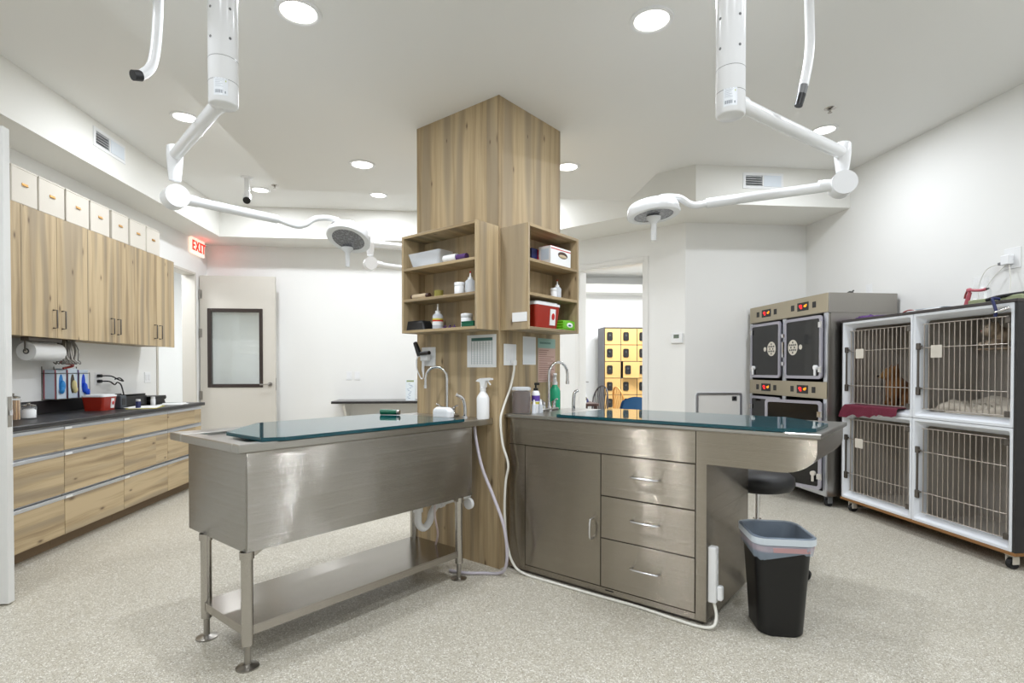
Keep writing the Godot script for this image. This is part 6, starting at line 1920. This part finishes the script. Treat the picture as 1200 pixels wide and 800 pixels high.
# ---------------------------------------------------------------- far wall, staff room
func build_far_things() -> void:
	# ledge on the back wall
	var c := thing("wall_ledge", "dark-edged wall counter on the back wall behind the pillar", "counter", Vector3(-1.6, 0.80, Z_BACK))
	part(c, "slab", mb().ext(0, 1.75, 0.0, 0.035, 0, 0.46, 0.004), mat("ledge_grey", rgb8(120, 118, 116), 0.4))
	part(c, "edge_band", mb().ext(0.0, 1.75, 0.004, 0.031, 0.4605, 0.463), mats["counter_black"], "dark front edge")
	for x in [0.12, 1.6]:
		part(c, "bracket", mb().prism(PackedVector2Array([Vector2(0, 0.0), Vector2(0.38, 0.0), Vector2(0.38, -0.03), Vector2(0.05, -0.30), Vector2(0, -0.30)]), 0, x, x + 0.03), mats["white_trim"])
	for k in 2:
		var o := thing("outlet", ["white wall outlet over the ledge, nearer the open door", "white wall outlet over the ledge, nearer the pillar"][k], "outlet", Vector3(-1.46 + 0.11 * k, 1.10, Z_BACK), 0.0, "outlets over the ledge")
		part(o, "plate", mb().ext(-0.036, 0.036, 0, 0.115, 0, 0.006, 0.002), mats["white_plastic"])
		part(o, "socket", mb().ext(-0.017, 0.017, 0.02, 0.095, 0.006, 0.0085, 0.001), mats["white_enamel"])
	var car := thing("wipes_carton", "tall white printed carton standing on the back wall's ledge", "carton", Vector3(-0.60, 0.836, -7.30))
	var tx := print_texture(64, 128, func(im: Image):
		im.fill(Color(0.88, 0.91, 0.93))
		im.fill_rect(Rect2i(6, 2, 50, 10), Color(0.55, 0.60, 0.42))
		var r := RandomNumberGenerator.new()
		r.seed = 2
		for k in 12:
			im.fill_rect(Rect2i(8 + r.randi() % 30, 24 + k * 8, 10 + r.randi() % 14, 3), Color(0.55, 0.62, 0.72)))
	part(car, "carton", sheet_print(0.12, 0.27, 0.07), printed("carton_print", tx))
	# thermostat and wall hatch
	var th := thing("thermostat", "white thermostat with a grey screen on the slanting wall", "thermostat", Vector3(2.56, 0, Z_SIDE) + DL * 0.09 + Vector3(0, 1.54, 0) - DR * 0.001, TURN - PI / 2)
	part(th, "case", mb().ext(-0.068, 0.068, 0, 0.115, 0, 0.026, 0.006), mats["white_plastic"])
	part(th, "screen", mb().ext(-0.035, 0.028, 0.055, 0.098, 0.026, 0.0275, 0.001), mat("lcd_grey", rgb8(112, 124, 112), 0.3), "grey screen")
	var h := thing("wall_hatch", "white framed wall hatch with a small latch beside the recovery unit", "hatch", Vector3(2.955, 0.50, Z_SIDE))
	part(h, "frame", ring_frame(-0.27, 0.27, 0.0, 0.48, 0.025, 0.0, 0.02), mats["aluminium"])
	part(h, "panel", mb().ext(-0.25, 0.25, 0.02, 0.46, 0.002, 0.012, 0.002), mats["white_trim"])
	part(h, "latch", mb().ext(0.15, 0.21, 0.385, 0.44, 0.012, 0.018, 0.002), mats["chrome"])
	part(h, "latch_slot_shade", mb().ext(0.165, 0.195, 0.40, 0.43, 0.018, 0.0195), mats["black_plastic"])  # black square laid on the latch, painted as the dark of a slot
	# lockers in the staff room
	var L := thing("locker_bank", "bank of small maple-fronted lockers with dark locks in the staff room", "lockers", Vector3(2.69, 0, -9.78))
	var cw := 0.305
	part(L, "carcass", mb().ext(0, 0.009, 0, 2.02, -0.45, -0.02).ext(4 * cw + 0.011, 4 * cw + 0.02, 0, 2.02, -0.45, -0.02).ext(0.009, 4 * cw + 0.011, 0, 2.02, -0.45, -0.44).ext(0.009, 4 * cw + 0.011, 0, 0.168, -0.44, -0.02).ext(0.009, 4 * cw + 0.011, 2.008, 2.02, -0.44, -0.02), mats["locker_grey"])
	for k in 3:
		part(L, "divider", mb().ext(0.006 + (k + 1) * cw, 0.014 + (k + 1) * cw, 0.168, 2.008, -0.44, -0.02), mats["locker_grey"])
	for r in 5:
		part(L, "locker_floor", mb().ext(0.009, 4 * cw + 0.011, 0.166 + (r + 1) * cw, 0.174 + (r + 1) * cw, -0.44, -0.021), mats["locker_grey"])
	var cell := mb().ext(0.006, cw - 0.006, 0.006, cw - 0.006, -0.018, 0.0, 0.002).mesh()
	var lock := mb().prism(rrect(0.04, 0.145, 0.075, 0.235, 0.025, 3), 2, 0.0, 0.012).mesh()
	var knob := mb().cyl(Vector3(0.092, 0.175, 0.012), Vector3(0.092, 0.175, 0.022), 0.02, 0.018, 14).mesh()
	for r in 6:
		for k in 4:
			var p := part(L, "locker_door", cell, mats["locker_maple"], "", Vector3(0.01 + k * cw, 0.17 + r * cw, 0))
			part(p, "lock_plate", lock, mats["black_plastic"], "black lock plate")
			part(p, "lock_knob", knob, mats["dark_grey"])
			if r == 3 and k == 1:
				p.rotation.y = deg_to_rad(-14)
				p.position += Vector3(0.012, 0, 0.075)
	# far door of the staff room
	var fd := thing("door_3", "white door with a steel lever on the staff room's far wall", "door", Vector3(1.60, 0.005, -10.5), 0.0, "", "structure")
	part(fd, "leaf", mb().ext(0, 0.9, 0, 2.1, 0.0, 0.03, 0.003), mats["white_trim"])
	lever(fd, Vector3(0.84, 1.0, 0.03), 1.0, 1.0)
	# table with a blue bag and a bottle
	var t := thing("staff_table", "dark brown table in the staff room", "table", Vector3(1.86, 0, -8.15))
	part(t, "tabletop", mb().prism(rrect(-0.42, 0.26, -0.5, 0.26, 0.1, 4), 1, 0.70, 0.735), mats["dark_wood"])
	for q in [[-0.35, -0.42], [0.2, -0.42], [-0.35, 0.18], [0.2, 0.18]]:
		part(t, "leg", mb().cyl(Vector3(q[0], 0, q[1]), Vector3(q[0], 0.70, q[1]), 0.022, 0.032, 12), mats["dark_wood"])
	var bag := thing("lunch_bag", "navy blue bag lying on the staff room table", "bag", Vector3(1.86, 0.736, -8.42))
	var rows := []
	for k in 6:
		var f := k / 5.0
		var s := sqrt(1.0 - f * f * 0.96)
		var ring := []
		for q in rrect(-0.2 * s, 0.2 * s, -0.1 * s, 0.1 * s, 0.06 * s, 4):
			ring.append(Vector3(q.x, 0.12 * f, q.y))
		rows.append(ring)
	part(bag, "bag", mb().sheet(rows, true, true), mats["navy"])
	part(bag, "strap", mb().tube([Vector3(-0.12, 0.09, 0), Vector3(-0.05, 0.14, 0.02), Vector3(0.05, 0.14, 0.02), Vector3(0.12, 0.09, 0)], 0.012, 8, 4), mats["navy"])
	var bt := thing("juice_bottle", "small drink bottle with an orange cap on the staff room table", "bottle", Vector3(1.93, 0.736, -8.13))
	part(bt, "body", mb().lathe([Vector2(0, 0), Vector2(0.032, 0), Vector2(0.032, 0.13), Vector2(0.014, 0.165)], 16), mats["white_plastic"])
	part(bt, "label_band", mb().lathe([Vector2(0.0325, 0.04), Vector2(0.0325, 0.09)], 16), mats["olive_tape"])
	part(bt, "cap", mb().lathe([Vector2(0.016, 0.162), Vector2(0.016, 0.185), Vector2(0, 0.185)], 14), mat("orange_cap", rgb8(225, 110, 50), 0.5), "orange cap")
	spindle_chair(Vector3(2.25, 0, -9.0), deg_to_rad(-65), mat("charcoal_wood", rgb8(62, 58, 60), 0.4), "dark spindle-back chair at the staff room table")
	spindle_chair(Vector3(2.76, 0, -8.48), deg_to_rad(100), mats["oak"], "honey oak spindle-back chair beside the lockers")
	var b := thing("upholstered_chair", "blue upholstered chair in the staff room", "chair", Vector3(2.24, 0, -7.32), deg_to_rad(-155))
	part(b, "seat", mb().ext(-0.24, 0.24, 0.40, 0.48, -0.23, 0.23, 0.03), mats["blue_fabric"])
	var br := []
	for i in 8:
		var w := i / 7.0
		var line := []
		for j in 9:
			var u := j / 8.0 * 2.0 - 1.0
			line.append(Vector3(u * (0.235 - 0.05 * w * w), 0.48 + 0.40 * w - 0.05 * w * u * u, -0.22 - 0.07 * w + 0.05 * u * u))
		br.append(line)
	part(b, "backrest", mb().sheet(br).sheet(offset_rows(br, Vector3(0, 0, -0.05)), false, true).ext(-0.2, 0.2, 0.47, 0.5, -0.27, -0.21, 0.01), mats["blue_fabric"])
	for q in [[-0.2, -0.2], [0.2, -0.2], [-0.2, 0.2], [0.2, 0.2]]:
		part(b, "leg", mb().cyl(Vector3(q[0], 0, q[1]), Vector3(q[0], 0.4, q[1]), 0.012, 0.018, 10), mats["dark_wood"])


func offset_rows(rows: Array, by: Vector3) -> Array:
	var out := []
	for r in rows:
		var line := []
		for p in r:
			line.append((p as Vector3) + by)
		out.append(line)
	return out


func spindle_chair(where: Vector3, turn: float, m: Material, label: String) -> void:
	var t := thing("spindle_chair", label, "chair", where, turn, "staff room spindle chairs")
	part(t, "seat", mb().prism(rrect(-0.22, 0.22, -0.21, 0.21, 0.1, 5), 1, 0.43, 0.465), m)
	var pts := []
	for k in 11:
		var a := PI * k / 10.0
		pts.append(Vector3(-0.2 * cos(a), 0.465 + 0.5 * pow(sin(a), 0.55), -0.18 - 0.07 * sin(a)))
	part(t, "back_hoop", mb().tube(pts, 0.0135, 8, 3), m)
	for k in 7:
		var x := -0.135 + 0.045 * k
		var a := acos(clampf(-x * 1.15 / 0.2, -1, 1))
		part(t, "spindle", mb().cyl(Vector3(x, 0.46, -0.18), Vector3(x * 1.15, 0.465 + 0.5 * pow(sin(a), 0.55), -0.18 - 0.07 * sin(a)), 0.007, 0.006, 8), m)
	for q in [[-0.17, -0.16], [0.17, -0.16], [-0.17, 0.16], [0.17, 0.16]]:
		part(t, "leg", mb().cyl(Vector3(q[0] * 1.2, 0, q[1] * 1.2), Vector3(q[0], 0.43, q[1]), 0.012, 0.018, 10), m)
